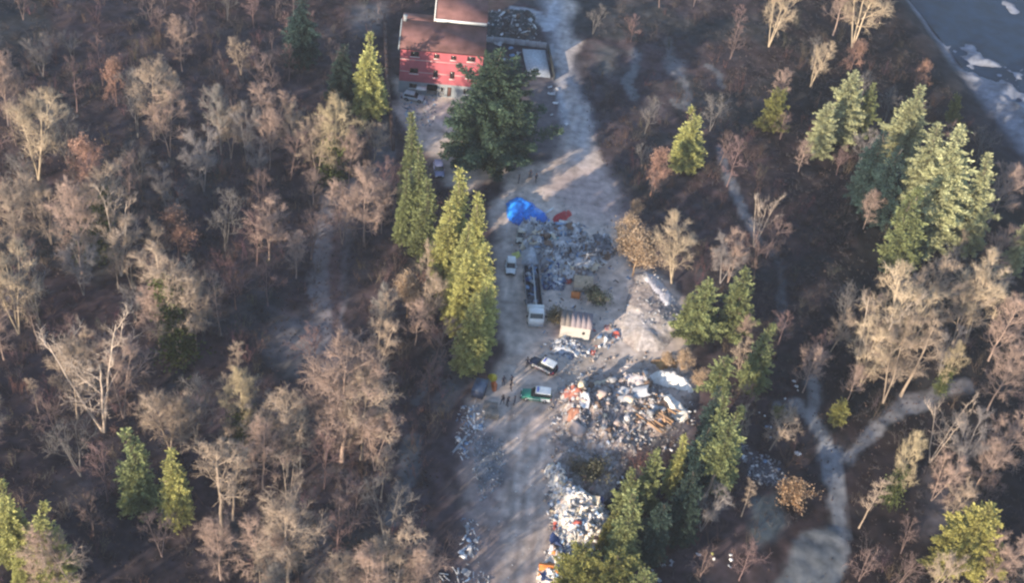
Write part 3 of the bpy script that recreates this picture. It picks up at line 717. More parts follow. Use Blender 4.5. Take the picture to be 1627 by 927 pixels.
# ------------------------------------------------------------------ the shaded wood between them (each tree its own object) and off the frame's lower edge
FIG = {'f1': 0}
AVOID = [wpoly(q) for q in ([(508,330),(562,330),(556,590),(500,590)], [(1270,640),(1360,700),(1360,860),(1280,860)], [(1345,740),(1440,630),(1540,600),(1540,625),(1440,665),(1360,760)],
   [(1135,235),(1165,230),(1215,380),(1190,390)], [(600,30),(640,30),(640,280),(600,280)], [(1045,80),(1100,80),(1100,160),(1050,160)], [(990,70),(1030,70),(1020,160),(985,160)], [(1200,850),(1340,820),(1340,1000),(1180,1000)],
   [(960,380),(1100,420),(1110,700),(950,720)], [(430,500),(520,500),(520,600),(430,590)])]
def free(x, y, m=2.0):
    if float(open_sd(np.array([x]), np.array([y]))[0]) < m: return False
    if river_s(x, y) > -4: return False
    for P in AVOID:
        if bool(in_poly(np.array([x]), np.array([y]), P)[0]): return False
    return True
rs = np.random.RandomState(5); pts = []
def scatter(n, x0, x1, y0, y1, kinds, hr, dmin, label, group, cond=None):
    k = 0; t = 0
    while k < n and t < n*40:
        t += 1; px = x0+(x1-x0)*rs.rand(); py = y0+(y1-y0)*rs.rand()
        if cond and not cond(px, py): continue
        H = hr[0]+(hr[1]-hr[0])*rs.rand(); p = G(px, py)
        if not free(p.x, p.y, 3.0): continue
        if any((p.x-a)**2+(p.y-b)**2 < dmin*dmin for a, b in pts): continue
        pts.append((p.x, p.y)); k += 1
        kd = kinds[rs.randint(len(kinds))]; src = BARE[kd]; s = H/src[0]
        e = empty('bare_tree', (p.x, p.y, hz(p.x, p.y)-.1), rs.rand()*6.28, label, 'tree', group); e.scale = (s*.95, s*.95, s)
        link('trunk', src[1], e); link('crown', src[2], e)
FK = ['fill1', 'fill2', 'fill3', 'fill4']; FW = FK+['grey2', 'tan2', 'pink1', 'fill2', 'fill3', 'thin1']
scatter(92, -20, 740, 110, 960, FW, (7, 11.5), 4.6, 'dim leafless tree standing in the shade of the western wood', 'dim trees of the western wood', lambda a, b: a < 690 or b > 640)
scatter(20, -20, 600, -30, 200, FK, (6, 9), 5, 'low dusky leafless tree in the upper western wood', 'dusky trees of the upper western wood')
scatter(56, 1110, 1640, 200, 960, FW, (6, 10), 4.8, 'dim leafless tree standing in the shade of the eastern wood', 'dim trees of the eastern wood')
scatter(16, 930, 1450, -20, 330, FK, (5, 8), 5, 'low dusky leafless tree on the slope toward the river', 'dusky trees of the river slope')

# the same wood goes on past the lower and western edges of the frame: one mass
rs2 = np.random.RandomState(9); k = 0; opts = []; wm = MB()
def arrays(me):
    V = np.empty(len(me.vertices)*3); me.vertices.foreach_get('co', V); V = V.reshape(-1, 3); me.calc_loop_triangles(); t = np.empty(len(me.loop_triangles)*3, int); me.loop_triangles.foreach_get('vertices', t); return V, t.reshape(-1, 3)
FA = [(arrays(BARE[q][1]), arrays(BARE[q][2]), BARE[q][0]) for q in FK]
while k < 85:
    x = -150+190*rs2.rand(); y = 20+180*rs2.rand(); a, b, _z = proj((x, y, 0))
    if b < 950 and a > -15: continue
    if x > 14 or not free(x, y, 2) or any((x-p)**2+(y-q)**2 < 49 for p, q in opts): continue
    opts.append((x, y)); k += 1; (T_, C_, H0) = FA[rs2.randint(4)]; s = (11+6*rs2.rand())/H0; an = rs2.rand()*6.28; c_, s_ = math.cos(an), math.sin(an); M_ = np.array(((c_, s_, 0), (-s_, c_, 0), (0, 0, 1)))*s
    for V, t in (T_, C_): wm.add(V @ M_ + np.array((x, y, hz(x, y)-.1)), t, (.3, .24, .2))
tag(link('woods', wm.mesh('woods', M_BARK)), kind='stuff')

# undergrowth: brambles, saplings and fallen sticks nobody could count
def undergrowth(name, n, x0, x1, y0, y1, seed, col, hmax=1.3):
    r = np.random.RandomState(seed); x = x0+(x1-x0)*r.rand(n); y = y0+(y1-y0)*r.rand(n)
    ok = (open_sd(x, y) > 1.5) & (river_s(x, y) < -2) & (fbm(x, y, 7, 3, 6)+.15*r.rand(n) > .5)
    for P in AVOID: ok &= ~in_poly(x, y, P)
    x, y = x[ok], y[ok]; z = h_full(x, y); m = len(x)
    m_ = MB(); k = 5
    P = np.repeat(np.stack([x, y, z-.05], -1), k, 0); N = len(P)
    d = unit(np.stack([r.normal(size=N), r.normal(size=N), .3+r.rand(N)*1.1], -1)); L = (.4+hmax*r.rand(N)**1.5)[:, None]
    c = np.array(col)[None]*(.5+1.0*r.rand(N))[:, None]
    e = P+d*L; m_.spikes(P, e, .03, c)
    q = P+d*L*.4; d2 = unit(d+perp(d, r)*.8); m_.spikes(q, q+d2*L*.6, .022, c)
    tag(link(name, m_.mesh(name, M_BARK)), kind='stuff')
undergrowth('undergrowth', 15000, -125, -6, 72, 290, 1, (.09, .07, .07))
undergrowth('undergrowth', 12000, 8, 125, 72, 290, 2, (.08, .07, .072))
def brush(name, n, x0, x1, y0, y1, seed):
    '''thin understorey poles and brush, knee to roof high, too tangled to count'''
    r = np.random.RandomState(seed); x = x0+(x1-x0)*r.rand(n); y = y0+(y1-y0)*r.rand(n)
    ok = (open_sd(x, y) > 2.5) & (river_s(x, y) < -4) & (fbm(x, y, 12, 3, 16)+.22*r.rand(n) > .54)
    for P in AVOID: ok &= ~in_poly(x, y, P)
    # thinner on the bare shaded slopes at the top of the frame
    ok &= ~((y > 205) & (r.rand(n) < .7))
    ok &= ~((x > 45) & (y < 190) & (r.rand(n) < .45))
    x, y = x[ok], y[ok]; z = h_full(x, y); m = len(x); k = 7; m_ = MB()
    P = np.repeat(np.stack([x, y, z-.05], -1), k, 0)+np.concatenate([r.normal(size=(m*k, 2))*.35, np.zeros((m*k, 1))], 1); N = m*k
    Hh = np.repeat(1.6+4.2*r.rand(m)**1.6, k)*(.6+.5*r.rand(N))
    tint = np.repeat(np.stack([.15+.09*r.rand(m), .105+.06*r.rand(m), .095+.05*r.rand(m)], -1)*(.5 if x0 > 0 else .95), k, 0)*(.7+.5*r.rand(N))[:, None]  # eastern brush tinted darker to stand for shade there
    d = unit(np.stack([r.normal(size=N)*.28, r.normal(size=N)*.28, np.ones(N)], -1)); e = P+d*Hh[:, None]; m_.spikes(P, e, .032, tint)
    for j in range(7):
        f = (.3+.65*r.rand(N))[:, None]; q = P+(e-P)*f; d2 = unit(d+perp(d, r)*.85); e2 = q+d2*(Hh[:, None]*(.34-.22*f))*(.7+.7*r.rand(N))[:, None]; m_.spikes(q, e2, .018, tint*1.1)
        d3 = unit(d2+perp(d2, r)*.8); q2 = q+(e2-q)*.5; m_.spikes(q2, q2+d3*Hh[:, None]*.08, .014, tint*1.15)
    tag(link(name, m_.mesh(name, M_BARK)), kind='stuff')
brush('brushwood', 3200, -125, -6, 72, 290, 21)
brush('brushwood', 2200, 8, 125, 72, 290, 22)
def leaf_litter(name, n, x0, x1, y0, y1, seed):
    r = np.random.RandomState(seed); x = x0+(x1-x0)*r.rand(n); y = y0+(y1-y0)*r.rand(n)
    ok = (open_sd(x, y) > .5) & (river_s(x, y) < -2) & (fbm(x, y, 9, 3, 12)+.2*r.rand(n) > .52)
    x, y = x[ok], y[ok]; z = h_full(x, y)+.06; N = len(x)
    D = unit(np.stack([r.normal(size=N), r.normal(size=N), r.normal(size=N)*.35], -1)); S = perp(D, r)
    c = np.array((.07, .046, .04))[None]*(.5+1.1*r.rand(N))[:, None]
    tag(link(name, MB().leaves(np.stack([x, y, z], -1), D, S, .35, .26, c).mesh(name, M_LEAF)), kind='stuff')
leaf_litter('fallen_leaves', 40000, -125, -6, 72, 290, 3)
leaf_litter('fallen_leaves', 26000, 8, 125, 72, 290, 4)
# shrubs the photo shows on their own
def place_shrub(me, px, py, s, label, cat='shrub', name='shrub', group=None):
    p = GP(px, py); o = link(name, me, None, p, random.random()*6.28, s); return tag(o, label, cat, group)
place_shrub(shrub(5, 2.6, 3.2, (.42,.25,.13), 46, 2, (.36,.25,.165)).mesh('shrub', M_LEAF), 1256, 795, 1.25, 'glowing orange-brown shrub beside the pale stream path')
place_shrub(shrub(6, 2.0, 2.2, (.3,.22,.14), 30, 2, (.25,.2,.09)).mesh('shrub', M_LEAF), 1330, 665, .8, 'small brown shrub at the fork of the stream path')
place_shrub(shrub(7, 1.6, 2.0, (.3,.25,.14), 26, 2, (.28,.26,.1)).mesh('shrub', M_LEAF), 1235, 660, .8, 'low olive shrub at the west end of the stream path')
place_shrub(shrub(8, 2.2, 2.8, (.22,.16,.13), 36, 2, (.16,.10,.08)).mesh('shrub', M_LEAF), 995, 395, 1.0, 'brown scrub on the clearing rim by the scrap')
place_shrub(shrub(9, 2.2, 2.4, (.26,.22,.17), 34, 2, (.2,.17,.10)).mesh('shrub', M_LEAF), 880, 510, 1.0, 'dull round bush between the truck and the cabin')
place_shrub(shrub(12, 2.0, 3.0, (.24,.21,.18), 44, 3, (.12,.12,.08)).mesh('shrub', M_LEAF), 940, 760, 1.1, 'grey-green scrub between the rubble field and the white heap')
place_shrub(shrub(13, 1.6, 2.6, (.24,.21,.18), 40, 2, (.16,.14,.10)).mesh('shrub', M_LEAF), 918, 748, .9, 'dry grey scrub at the head of the white heap')
place_shrub(shrub(10, 2.2, 3.0, (.2,.18,.15), 34, 3, (.07,.09,.07)).mesh('shrub', M_LEAF), 945, 480, 1.1, 'dark green scrub behind the cabin')

# ------------------------------------------------------------------ heaps, sheets and mounds
HEAPS = []
def zt(x, y):
    z = hz(x, y); t = z
    for f in HEAPS: t = max(t, f(x, y))
    return t
def heap(name, poly, hmax, label=None, cat=None, kind=None, rough=.25, scale=1.2, cols=((.3,.3,.3),), step=.3, edge=1.6, m=None, seed=0, over=False, smooth=True, sharp=0.0, group=None, colscale=1.0):
    """a mound or a crumpled sheet: rises from its own outline on the ground"""
    P = wpoly(poly); x0, y0 = P.min(0)-step; x1, y1 = P.max(0)+step
    xs = np.arange(x0, x1+step, step); ys = np.arange(y0, y1+step, step); X, Y = np.meshgrid(xs, ys); x, y = X.ravel(), Y.ravel()
    sd_ = poly_sd(x, y, P) + (fbm(x, y, 1.3, 2, seed+2)-.5)*.8
    t = np.clip(-sd_/edge, 0, 1); prof = t*(2-t)
    hh = hmax*prof*(.55+.9*fbm(x, y, scale*2.5, 3, seed+5)) + rough*(fbm(x, y, scale*.5, 3, seed+7)-.5)*2*prof
    if sharp: hh = hh + sharp*np.abs(fbm(x, y, scale, 3, seed+11)-.5)*prof*2
    base = h_full(x, y)
    if over: base = np.array([zt(a, b) for a, b in zip(x, y)])
    z = base + np.maximum(hh, 0) + .02; z = np.where(sd_ > 0, base-.08, z)
    keep = sd_ < step*1.2
    nx_, ny_ = len(xs), len(ys); i, j = np.meshgrid(np.arange(nx_-1), np.arange(ny_-1)); i = i.ravel(); j = j.ravel()
    Fq = np.stack([j*nx_+i, j*nx_+i+1, (j+1)*nx_+i+1, (j+1)*nx_+i], -1); Fq = Fq[keep[Fq].all(1)]
    used, inv = np.unique(Fq, return_inverse=True); inv = inv.reshape(Fq.shape)
    cx, cy = P.mean(0); cz = hz(cx, cy)
    V = np.stack([x[used]-cx, y[used]-cy, z[used]-cz], -1)
    fxm, fym = x[Fq].mean(1), y[Fq].mean(1); cn = fbm(fxm, fym, 1.6*colscale, 3, seed+13); q = np.clip((cn-.3)/.4, 0, .999)*len(cols)
    C_ = np.array(cols)[q.astype(int)]*(.85+.3*RNG.rand(len(Fq)))[:, None]
    o = link(name, MB().add(V, inv, C_).mesh(name, m or M_PAINT, smooth), None, (cx, cy, cz)); tag(o, label, cat, group, kind)
    x_, y_, z_ = x, y, z.reshape(ny_, nx_)
    def f(a, b):
        u = (a-xs[0])/step; v = (b-ys[0])/step
        if u < 0 or v < 0 or u >= nx_-1 or v >= ny_-1: return -99
        iu, iv = int(u), int(v); return float(z_[iv, iu])
    HEAPS.append(f); return o
M_TARP = mat('tarpaulin', attr=True, rough=.45, var=.15, scale=1.5, spec=.5)
M_DIRT = mat('spoil', attr=True, rough=.95, var=.3, scale=1.6, bump=.5, spec=.1)

WHT = (.72, .72, .74); LG = (.46, .47, .50); MG = (.28, .29, .32); DG = (.11, .12, .14); BLU = (.20, .30, .46); BR = (.18, .12, .09); RD = (.42, .10, .08); CRM = (.60, .52, .40); TEAL = (.30, .50, .52); OR = (.65, .22, .06); DB = (.05, .08, .20); PKC = (.46, .37, .34); YG = (.55, .55, .15)
heap('blue_tarpaulin', [(806,322),(822,316),(845,326),(866,341),(874,351),(862,356),(835,360),(818,356),(808,345)], .75, 'crumpled bright blue tarpaulin over a pile at the top of the scrap', 'tarpaulin', rough=.5, scale=1.6, cols=((.012,.13,.55),(.015,.18,.68),(.03,.26,.80)), m=M_TARP, seed=1, edge=1.0, sharp=1.0, smooth=False)
heap('red_tarpaulin', [(876,345),(890,340),(905,335),(909,343),(896,350),(880,354)], .7, 'small red tarpaulin beside the blue one', 'tarpaulin', rough=.3, scale=.9, cols=((.45,.03,.04),(.55,.05,.06)), m=M_TARP, seed=2, edge=.8, sharp=.5)
heap('scrap_mound', [(822,362),(860,360),(905,362),(935,385),(955,415),(945,440),(905,448),(870,450),(858,430),(850,400),(826,392)], 1.7, kind='stuff', rough=.6, scale=1.5, cols=(MG, MG, (.2,.2,.23), (.25,.2,.18), LG, LG), seed=3, sharp=.9)
heap('scrap_mound', [(940,372),(970,378),(982,400),(965,415),(945,400)], .7, kind='stuff', rough=.4, scale=1.2, cols=((.16,.16,.18), (.3,.3,.34), BR), seed=4, sharp=.6)
heap('spoil_heap', [(1008,434),(1025,432),(1050,450),(1070,475),(1083,500),(1082,530),(1050,560),(1010,560),(985,540),(992,490),(1002,455)], 1.5, 'large pale grey spoil mound under the beige leafy tree', 'spoil heap', rough=.35, scale=2.2, cols=((.30,.26,.25),(.36,.32,.30),(.42,.38,.37)), m=M_DIRT, seed=5, edge=5.5, colscale=2)
heap('spoil_sheet', [(1024,432),(1045,440),(1066,468),(1072,486),(1058,490),(1038,470),(1022,448)], .3, 'whitish sheet thrown over the crest of the pale mound', 'sheet', rough=.25, scale=1.0, cols=((.40,.40,.46),(.50,.50,.54),(.34,.34,.38)), m=M_TARP, seed=6, over=True, edge=.6)
heap('rubble', [(892,618),(925,622),(960,610),(990,598),(1030,605),(1050,640),(1075,668),(1060,690),(1030,700),(1010,725),(975,735),(930,715),(900,690),(890,650)], 1.3, kind='stuff', rough=.7, scale=1.6, cols=((.27,.22,.21),(.32,.27,.26),(.38,.35,.36),(.30,.24,.21),(.42,.38,.37),(.26,.22,.22)), m=M_DIRT, seed=7, edge=2.2, sharp=1.0, colscale=.9)
heap('rubble', [(878,690),(915,712),(960,735),(1000,728),(985,765),(960,800),(930,790),(905,765),(885,745)], .6, kind='stuff', rough=.5, scale=1.2, cols=((.27,.22,.21),(.30,.26,.25),(.22,.19,.18),(.34,.30,.29)), m=M_DIRT, seed=27, edge=2.2, sharp=.5)
heap('brick_rubble', [(893,625),(912,620),(927,628),(925,642),(905,646),(893,638)], .8, 'rusty red heap of broken brick beside the green car', 'rubble heap', rough=.4, scale=.8, cols=((.34,.13,.10),(.42,.19,.15),(.28,.11,.10)), m=M_DIRT, seed=8, over=True, edge=1)
heap('brick_rubble', [(896,655),(910,654),(920,668),(912,680),(897,675)], .6, 'orange-brown heap of broken tile below the red one', 'rubble heap', rough=.4, scale=.8, cols=((.42,.20,.12),(.34,.17,.12),(.30,.15,.11)), m=M_DIRT, seed=9, over=True, edge=1)
heap('white_sheet', [(1034,596),(1050,592),(1075,600),(1095,612),(1102,626),(1085,622),(1058,614),(1040,608)], 1.2, 'long bright white sheet, the upper of two on the rubble', 'sheet', rough=.35, scale=1.0, cols=((.78,.76,.72),(.82,.80,.78)), m=M_TARP, seed=10, over=True, edge=1, sharp=.5)
heap('white_sheet', [(1044,638),(1066,632),(1084,648),(1095,664),(1080,674),(1058,662),(1048,652)], 1.3, 'bright white sheet, the lower of two on the rubble', 'sheet', rough=.35, scale=1.0, cols=((.80,.76,.70),(.84,.80,.76)), m=M_TARP, seed=11, over=True, edge=1, sharp=.5)
heap('pale_sheet', [(985,600),(1010,598),(1024,615),(1015,628),(990,618)], .7, 'greyish crumpled sheet over rubble under the tan track', 'sheet', rough=.4, scale=1.0, cols=((.42,.38,.38),(.52,.48,.50)), m=M_TARP, seed=12, over=True, edge=1)
heap('white_heap', [(868,748),(884,742),(902,768),(925,790),(955,805),(968,835),(962,860),(930,880),(905,905),(885,935),(850,935),(855,910),(872,880),(885,845),(880,800),(870,770)], 1.9, kind='stuff', rough=.8, scale=1.1, cols=((.58,.54,.50),(.36,.32,.30),(.68,.64,.60),(.46,.39,.34),(.62,.57,.52),(.48,.44,.42)), seed=13, edge=2.2, sharp=1.2, colscale=.8)
heap('ochre_mound', [(1036,575),(1055,566),(1080,572),(1075,584),(1050,588)], .9, 'ochre earth bank between the track and the upper white sheet', 'earth bank', rough=.3, scale=1.0, cols=((.30,.19,.09),(.22,.14,.08)), m=M_DIRT, seed=15, edge=1.4)
heap('truck_load', [(830,402),(848,399),(858,412),(860,428),(838,430),(829,418)], 1.4, 'heap of pale grey sheets at the tail of the long truck', 'sheet heap', rough=.3, scale=1.0, cols=((.42,.44,.48),(.50,.52,.56),(.36,.38,.42)), m=M_TARP, seed=16, edge=1.2, sharp=.5)
heap('yellow_cloth', [(814,404),(824,401),(828,408),(822,412)], .5, 'small acid-yellow cloth beside the white car', 'cloth', cols=(YG,), m=M_TARP, seed=17, edge=.6)
heap('blue_grey_rubble', [(860,435),(890,440),(895,462),(870,458)], .9, kind='stuff', rough=.5, scale=.9, cols=((.2,.24,.32),(.3,.35,.44),(.14,.16,.2)), seed=18, sharp=.8)
heap('cabin_rubble', [(873,545),(895,538),(925,548),(932,562),(910,570),(885,562)], .6, kind='stuff', rough=.5, scale=.7, cols=((.25,.30,.40),(.45,.48,.56),(.14,.16,.22)), seed=19, sharp=.8)
heap('yard_mound', [(765,25),(800,15),(850,25),(852,52),(835,66),(790,66),(768,50)], 1.5, kind='stuff', rough=.5, scale=1.4, cols=((.05,.055,.06),(.08,.085,.09),(.06,.05,.05)), m=M_DIRT, seed=20, edge=2.5)

# ------------------------------------------------------------------ loose pieces
EXCL = [wpoly(q) for q in ([(1034,596),(1050,592),(1075,600),(1095,612),(1102,626),(1085,622),(1058,614),(1040,608)], [(1048,640),(1066,635),(1080,648),(1092,662),(1080,672),(1062,660),(1050,652)], [(830,402),(848,399),(858,412),(860,428),(838,430),(829,418)], [(806,322),(822,316),(866,341),(874,351),(835,360),(808,345)])]
def excl(x, y): return any(bool(in_poly(np.array([x]), np.array([y]), q)[0]) for q in EXCL)
def pc_board(r, c): return MB().box((0, 0, .04), (1.9, .35, .06), col=c)
def pc_panel(r, c): return MB().box((0, 0, .05), (1.5, .95, .05), col=c).box((0, .44, .09), (1.5, .06, .05), col=np.array(c)*.8).box((0, -.44, .09), (1.5, .06, .05), col=np.array(c)*.8)
def pc_box(r, c): return MB().box((0, 0, .3), (.75, .6, .6), col=c).box((0, 0, .62), (.8, .3, .04), col=np.array(c)*1.1).box((.39, 0, .3), (.03, .3, .3), col=np.array(c)*.6)
def pc_bag(r, c):
    m = MB(); n, k = 8, 5; V = [(0, 0, .42)]
    for j in range(1, k):
        a = j/(k-1)*math.pi*.62
        for i in range(n):
            q = 1+.25*r.normal(); V.append((math.cos(i*6.283/n)*math.sin(a)*.5*q, math.sin(i*6.283/n)*math.sin(a)*.38*q, .21+math.cos(a)*.22*q))
    F1 = [(0, 1+i, 1+(i+1) % n) for i in range(n)]; F2 = [(1+(j*n)+i, 1+(j+1)*n+i, 1+(j+1)*n+(i+1) % n, 1+j*n+(i+1) % n) for j in range(k-2) for i in range(n)]
    m.add(V, F1, c); b = np.array(F2); m.v.append(np.zeros((0, 3))); m.f.append(b); cc = np.ones((len(b), 4)); cc[:, :3] = c; m.c.append(cc); return m
def pc_pipe(r, c): return MB().tube([(-1.1, 0, .12), (0, .05, .14), (1.1, 0, .12)], .09, 6, c)
def pc_sheet(r, c):
    m = MB(); n = 5; X, Y = np.meshgrid(np.linspace(-.8, .8, n), np.linspace(-.55, .55, n)); Z = .12+.16*r.normal(size=X.shape)
    V = np.stack([X+.1*r.normal(size=X.shape), Y+.1*r.normal(size=X.shape), np.maximum(Z, .02)], -1).reshape(-1, 3)
    return m.add(np.concatenate([V, V-np.array((0, 0, .03))]), [(j*n+i, j*n+i+1, (j+1)*n+i+1, (j+1)*n+i) for i in range(n-1) for j in range(n-1)]+[(25+j*n+i, 25+(j+1)*n+i, 25+(j+1)*n+i+1, 25+j*n+i+1) for i in range(n-1) for j in range(n-1)], c)
def pc_frame(r, c):
    m = MB()
    for s in (-1, 1): m.box((0, s*.45, .06), (1.4, .09, .09), col=c); m.box((s*.655, 0, .06), (.09, .81, .09), col=c)
    return m.box((0, 0, .055), (.06, .81, .06), col=c)
def pc_pallet(r, c):
    m = MB()
    for k in range(5): m.box((0, -.4+k*.2, .13), (1.2, .13, .03), col=c)
    for k in (-.5, 0, .5): m.box((k, 0, .06), (.1, .9, .11), col=np.array(c)*.8)
    return m
def pc_barrel(r, c):
    m = MB(); m.tube([(0, 0, 0), (0, 0, .28), (0, 0, .3), (0, 0, .58), (0, 0, .6), (0, 0, .88)], [.3, .3, .32, .3, .32, .29], 9, c); return m
def pc_tyre(r, c):
    m = MB(); a = np.linspace(0, 6.283, 11); P = np.stack([np.cos(a)*.27, np.sin(a)*.27, np.full(11, .12)], -1); return m.tube(P, .11, 5, c, cap=False)
def pc_beam(r, c): return MB().box((0, 0, .09), (2.6, .14, .16), col=c)
def pc_stone(r, c):
    m = MB(); V = np.array([(-.4,-.3,0),(.4,-.3,0),(.4,.3,0),(-.4,.3,0),(-.3,-.2,.4),(.25,-.25,.35),(.3,.2,.42),(-.25,.22,.32)])*(1+.25*r.normal(size=(8, 3)))
    return m.add(V, [(0,3,2,1),(4,5,6,7),(0,1,5,4),(1,2,6,5),(2,3,7,6),(3,0,4,7)], c)
PCS = dict(board=pc_board, panel=pc_panel, box=pc_box, bag=pc_bag, pipe=pc_pipe, sheet=pc_sheet, frame=pc_frame, pallet=pc_pallet, barrel=pc_barrel, tyre=pc_tyre, beam=pc_beam, stone=pc_stone)
WORD = dict(board='board', panel='panel', box='box', bag='rubbish bag', pipe='pipe', sheet='crumpled sheet', frame='window frame', pallet='pallet', barrel='barrel', tyre='tyre', beam='beam', stone='chunk of rubble')
PLUR = {k: (v+'s' if not v.endswith('x') else v+'es') for k, v in WORD.items()}; PLUR['stone'] = 'chunks of rubble'
NAME = dict(board='loose_plank', panel='sheet_metal', box='box', bag='rubbish_bag', pipe='scrap_pipe', sheet='crumpled_sheet', frame='broken_casement', pallet='pallet', barrel='barrel', tyre='tyre', beam='timber', stone='rubble_chunk')
CN = {'white': WHT, 'light grey': LG, 'grey': MG, 'dark': DG, 'blue-grey': BLU, 'brown': BR, 'red': RD, 'cream': CRM, 'turquoise': TEAL, 'orange': OR, 'deep blue': DB, 'pinkish': PKC, 'yellow': YG}
_pm = {}
def piece_mesh(k, cn, v=0):
    if (k, cn, v) not in _pm:
        r = np.random.RandomState(hash((k, v)) % 1000 if False else (len(k)*17+v*7+ord(k[0])))
        _pm[(k, cn, v)] = PCS[k](r, CN[cn]).mesh(k, M_PAINT)
    return _pm[(k, cn, v)]
def piece(k, cn, x, y, s=1.0, rz=None, tilt=.25, label=None, group=None, dz=0.0):
    o = link(NAME[k], piece_mesh(k, cn, int(rp.randint(3)) if k in ('bag', 'sheet', 'stone') else 0), None, (x, y, zt(x, y)+dz))
    o.rotation_euler = (rp.normal()*tilt, rp.normal()*tilt, rp.rand()*6.28 if rz is None else rz)
    o.scale = (s*(.8+.4*rp.rand()), s*(.8+.4*rp.rand()), s)
    return tag(o, label, WORD[k].replace('crumpled ', '').replace('chunk of ', ''), group)
rp = np.random.RandomState(77)
def scrap(poly, n, kinds, cols, s=(.7, 1.2), where='', tilt=.25):
    P = wpoly(poly); x0, y0 = P.min(0); x1, y1 = P.max(0); k = 0
    for _ in range(n*30):
        if k >= n: break
        x, y = x0+(x1-x0)*rp.rand(), y0+(y1-y0)*rp.rand()
        if not bool(in_poly(np.array([x]), np.array([y]), P)[0]): continue
        if excl(x, y): continue
        kd = kinds[rp.randint(len(kinds))]; cn = cols[rp.randint(len(cols))]; k += 1
        piece(kd, cn, x, y, s[0]+(s[1]-s[0])*rp.rand()**1.5, None, tilt, '%s %s %s' % (cn, WORD[kd], where), '%s %s %s' % (cn, PLUR[kd], where))
def crumbs(name, poly, n, cols, smin=.08, smax=.3, seed=0, over=True):
    """small broken bits nobody could count"""
    r = np.random.RandomState(seed+300); P = wpoly(poly); x0, y0 = P.min(0); x1, y1 = P.max(0)
    x = x0+(x1-x0)*r.rand(n*3); y = y0+(y1-y0)*r.rand(n*3); ok = in_poly(x, y, P)
    for q_ in EXCL: ok &= ~in_poly(x, y, q_)
    x, y = x[ok][:n], y[ok][:n]; m = MB()
    B = np.array([(-1,-1,-1),(1,-1,-1),(1,1,-1),(-1,1,-1),(-1,-1,1),(1,-1,1),(1,1,1),(-1,1,1)], float)
    FF = [(0,3,2,1),(4,5,6,7),(0,1,5,4),(1,2,6,5),(2,3,7,6),(3,0,4,7)]
    for a, b in zip(x, y):
        s = smin+(smax-smin)*r.rand()**2.5; q = r.normal(size=(3, 3)); q, _ = np.linalg.qr(q)
        V = (B*np.array((s*(.6+1.6*r.rand()), s*.7, s*.25))) @ q; m.add(V+np.array((a, b, (zt(a, b) if over else hz(a, b))+s*.3)), FF, np.array(cols[r.randint(len(cols))])*(.7+.5*r.rand()))
    tag(link(name, m.mesh(name, M_PAINT)), kind='stuff')

YARDP = [(822,360),(860,358),(905,362),(938,385),(960,412),(948,440),(905,448),(866,440),(850,400),(826,392)]
scrap([(824,368),(860,366),(905,368),(932,388),(950,415),(940,440),(905,444),(868,438),(852,400),(828,392)], 44, ['panel','sheet','sheet','board','board','bag','box','beam'], ['white','light grey','light grey','grey','blue-grey','cream','grey','brown'], (.9, 1.7), 'lying large on the great scrap pile', .3)
scrap(YARDP, 70, ['board','panel','sheet','sheet','pipe','beam','frame','box','board','bag','beam'], ['white','light grey','light grey','grey','grey','dark','blue-grey','brown','cream','white'], (.7, 1.3), 'in the great scrap pile', .35)
scrap([(940,375),(972,378),(982,402),(965,415),(945,400)], 12, ['sheet','pipe','board','tyre','bag'], ['grey','light grey','dark','white'], (.6, 1.1), 'in the small scrap pile by the rim')
scrap([(858,432),(892,438),(900,462),(862,462)], 22, ['sheet','box','bag','panel'], ['blue-grey','light grey','white','deep blue','dark'], (.5, 1.0), 'beside the truck bed')
scrap([(893,432),(945,438),(958,470),(942,488),(948,470),(905,470)], 16, ['board','box','sheet','bag','stone'], ['cream','brown','pinkish','white','dark'], (.5, .9), 'around the low tan shed')
scrap([(872,545),(895,540),(925,550),(935,566),(910,572),(880,562)], 30, ['sheet','panel','bag','frame','board'], ['white','light grey','blue-grey','white','grey'], (.45, .85), 'in the litter before the white cabin')
scrap([(940,515),(975,515),(985,540),(965,560),(938,570)], 20, ['board','panel','box','sheet','frame'], ['brown','blue-grey','light grey','white','grey','red'], (.5, 1.0), 'against the east side of the cabin')
scrap([(892,620),(960,612),(1030,605),(1060,660),(1020,700),(975,735),(930,715),(900,690)], 60, ['stone','stone','bag','sheet','box','panel','stone'], ['light grey','grey','pinkish','cream','pinkish','brown'], (.7, 1.7), 'in the rubble field')
scrap([(870,750),(884,744),(905,770),(925,790),(955,808),(966,838),(955,860),(915,870),(888,840),(882,800)], 75, ['sheet','bag','box','panel','board','sheet','bag'], ['white','white','light grey','cream','white','white','dark','pinkish','grey'], (.5, 1.1), 'on the long white heap', .35)
scrap([(872,870),(915,868),(905,900),(885,935),(850,935),(855,910)], 26, ['sheet','bag','box','board'], ['cream','white','deep blue','orange','light grey','brown'], (.5, 1.0), 'at the foot of the long white heap')
scrap([(733,655),(760,648),(772,668),(760,690),(738,720),(726,700)], 26, ['sheet','board','bag','box','pipe'], ['white','light grey','blue-grey','grey','white'], (.4, .8), 'in the litter strip west of the road')
scrap([(735,830),(752,828),(758,870),(750,905),(733,890)], 14, ['sheet','bag','board'], ['white','light grey','blue-grey','grey'], (.4, .9), 'in the lower litter west of the road')
scrap([(700,905),(740,902),(775,915),(778,940),(700,940)], 14, ['pipe','pipe','sheet','board'], ['light grey','grey','white'], (.5, .9), 'by the bottom edge west of the road')
scrap([(640,150),(680,150),(670,190),(645,200)], 20, ['sheet','box','bag','panel','board'], ['white','light grey','blue-grey','grey','dark'], (.5, .9), 'in front of the red house')
scrap([(765,25),(850,22),(855,60),(775,66)], 18, ['sheet','box','panel','board'], ['white','light grey','grey','dark','brown'], (.6, 1.2), 'in the back yard east of the house')
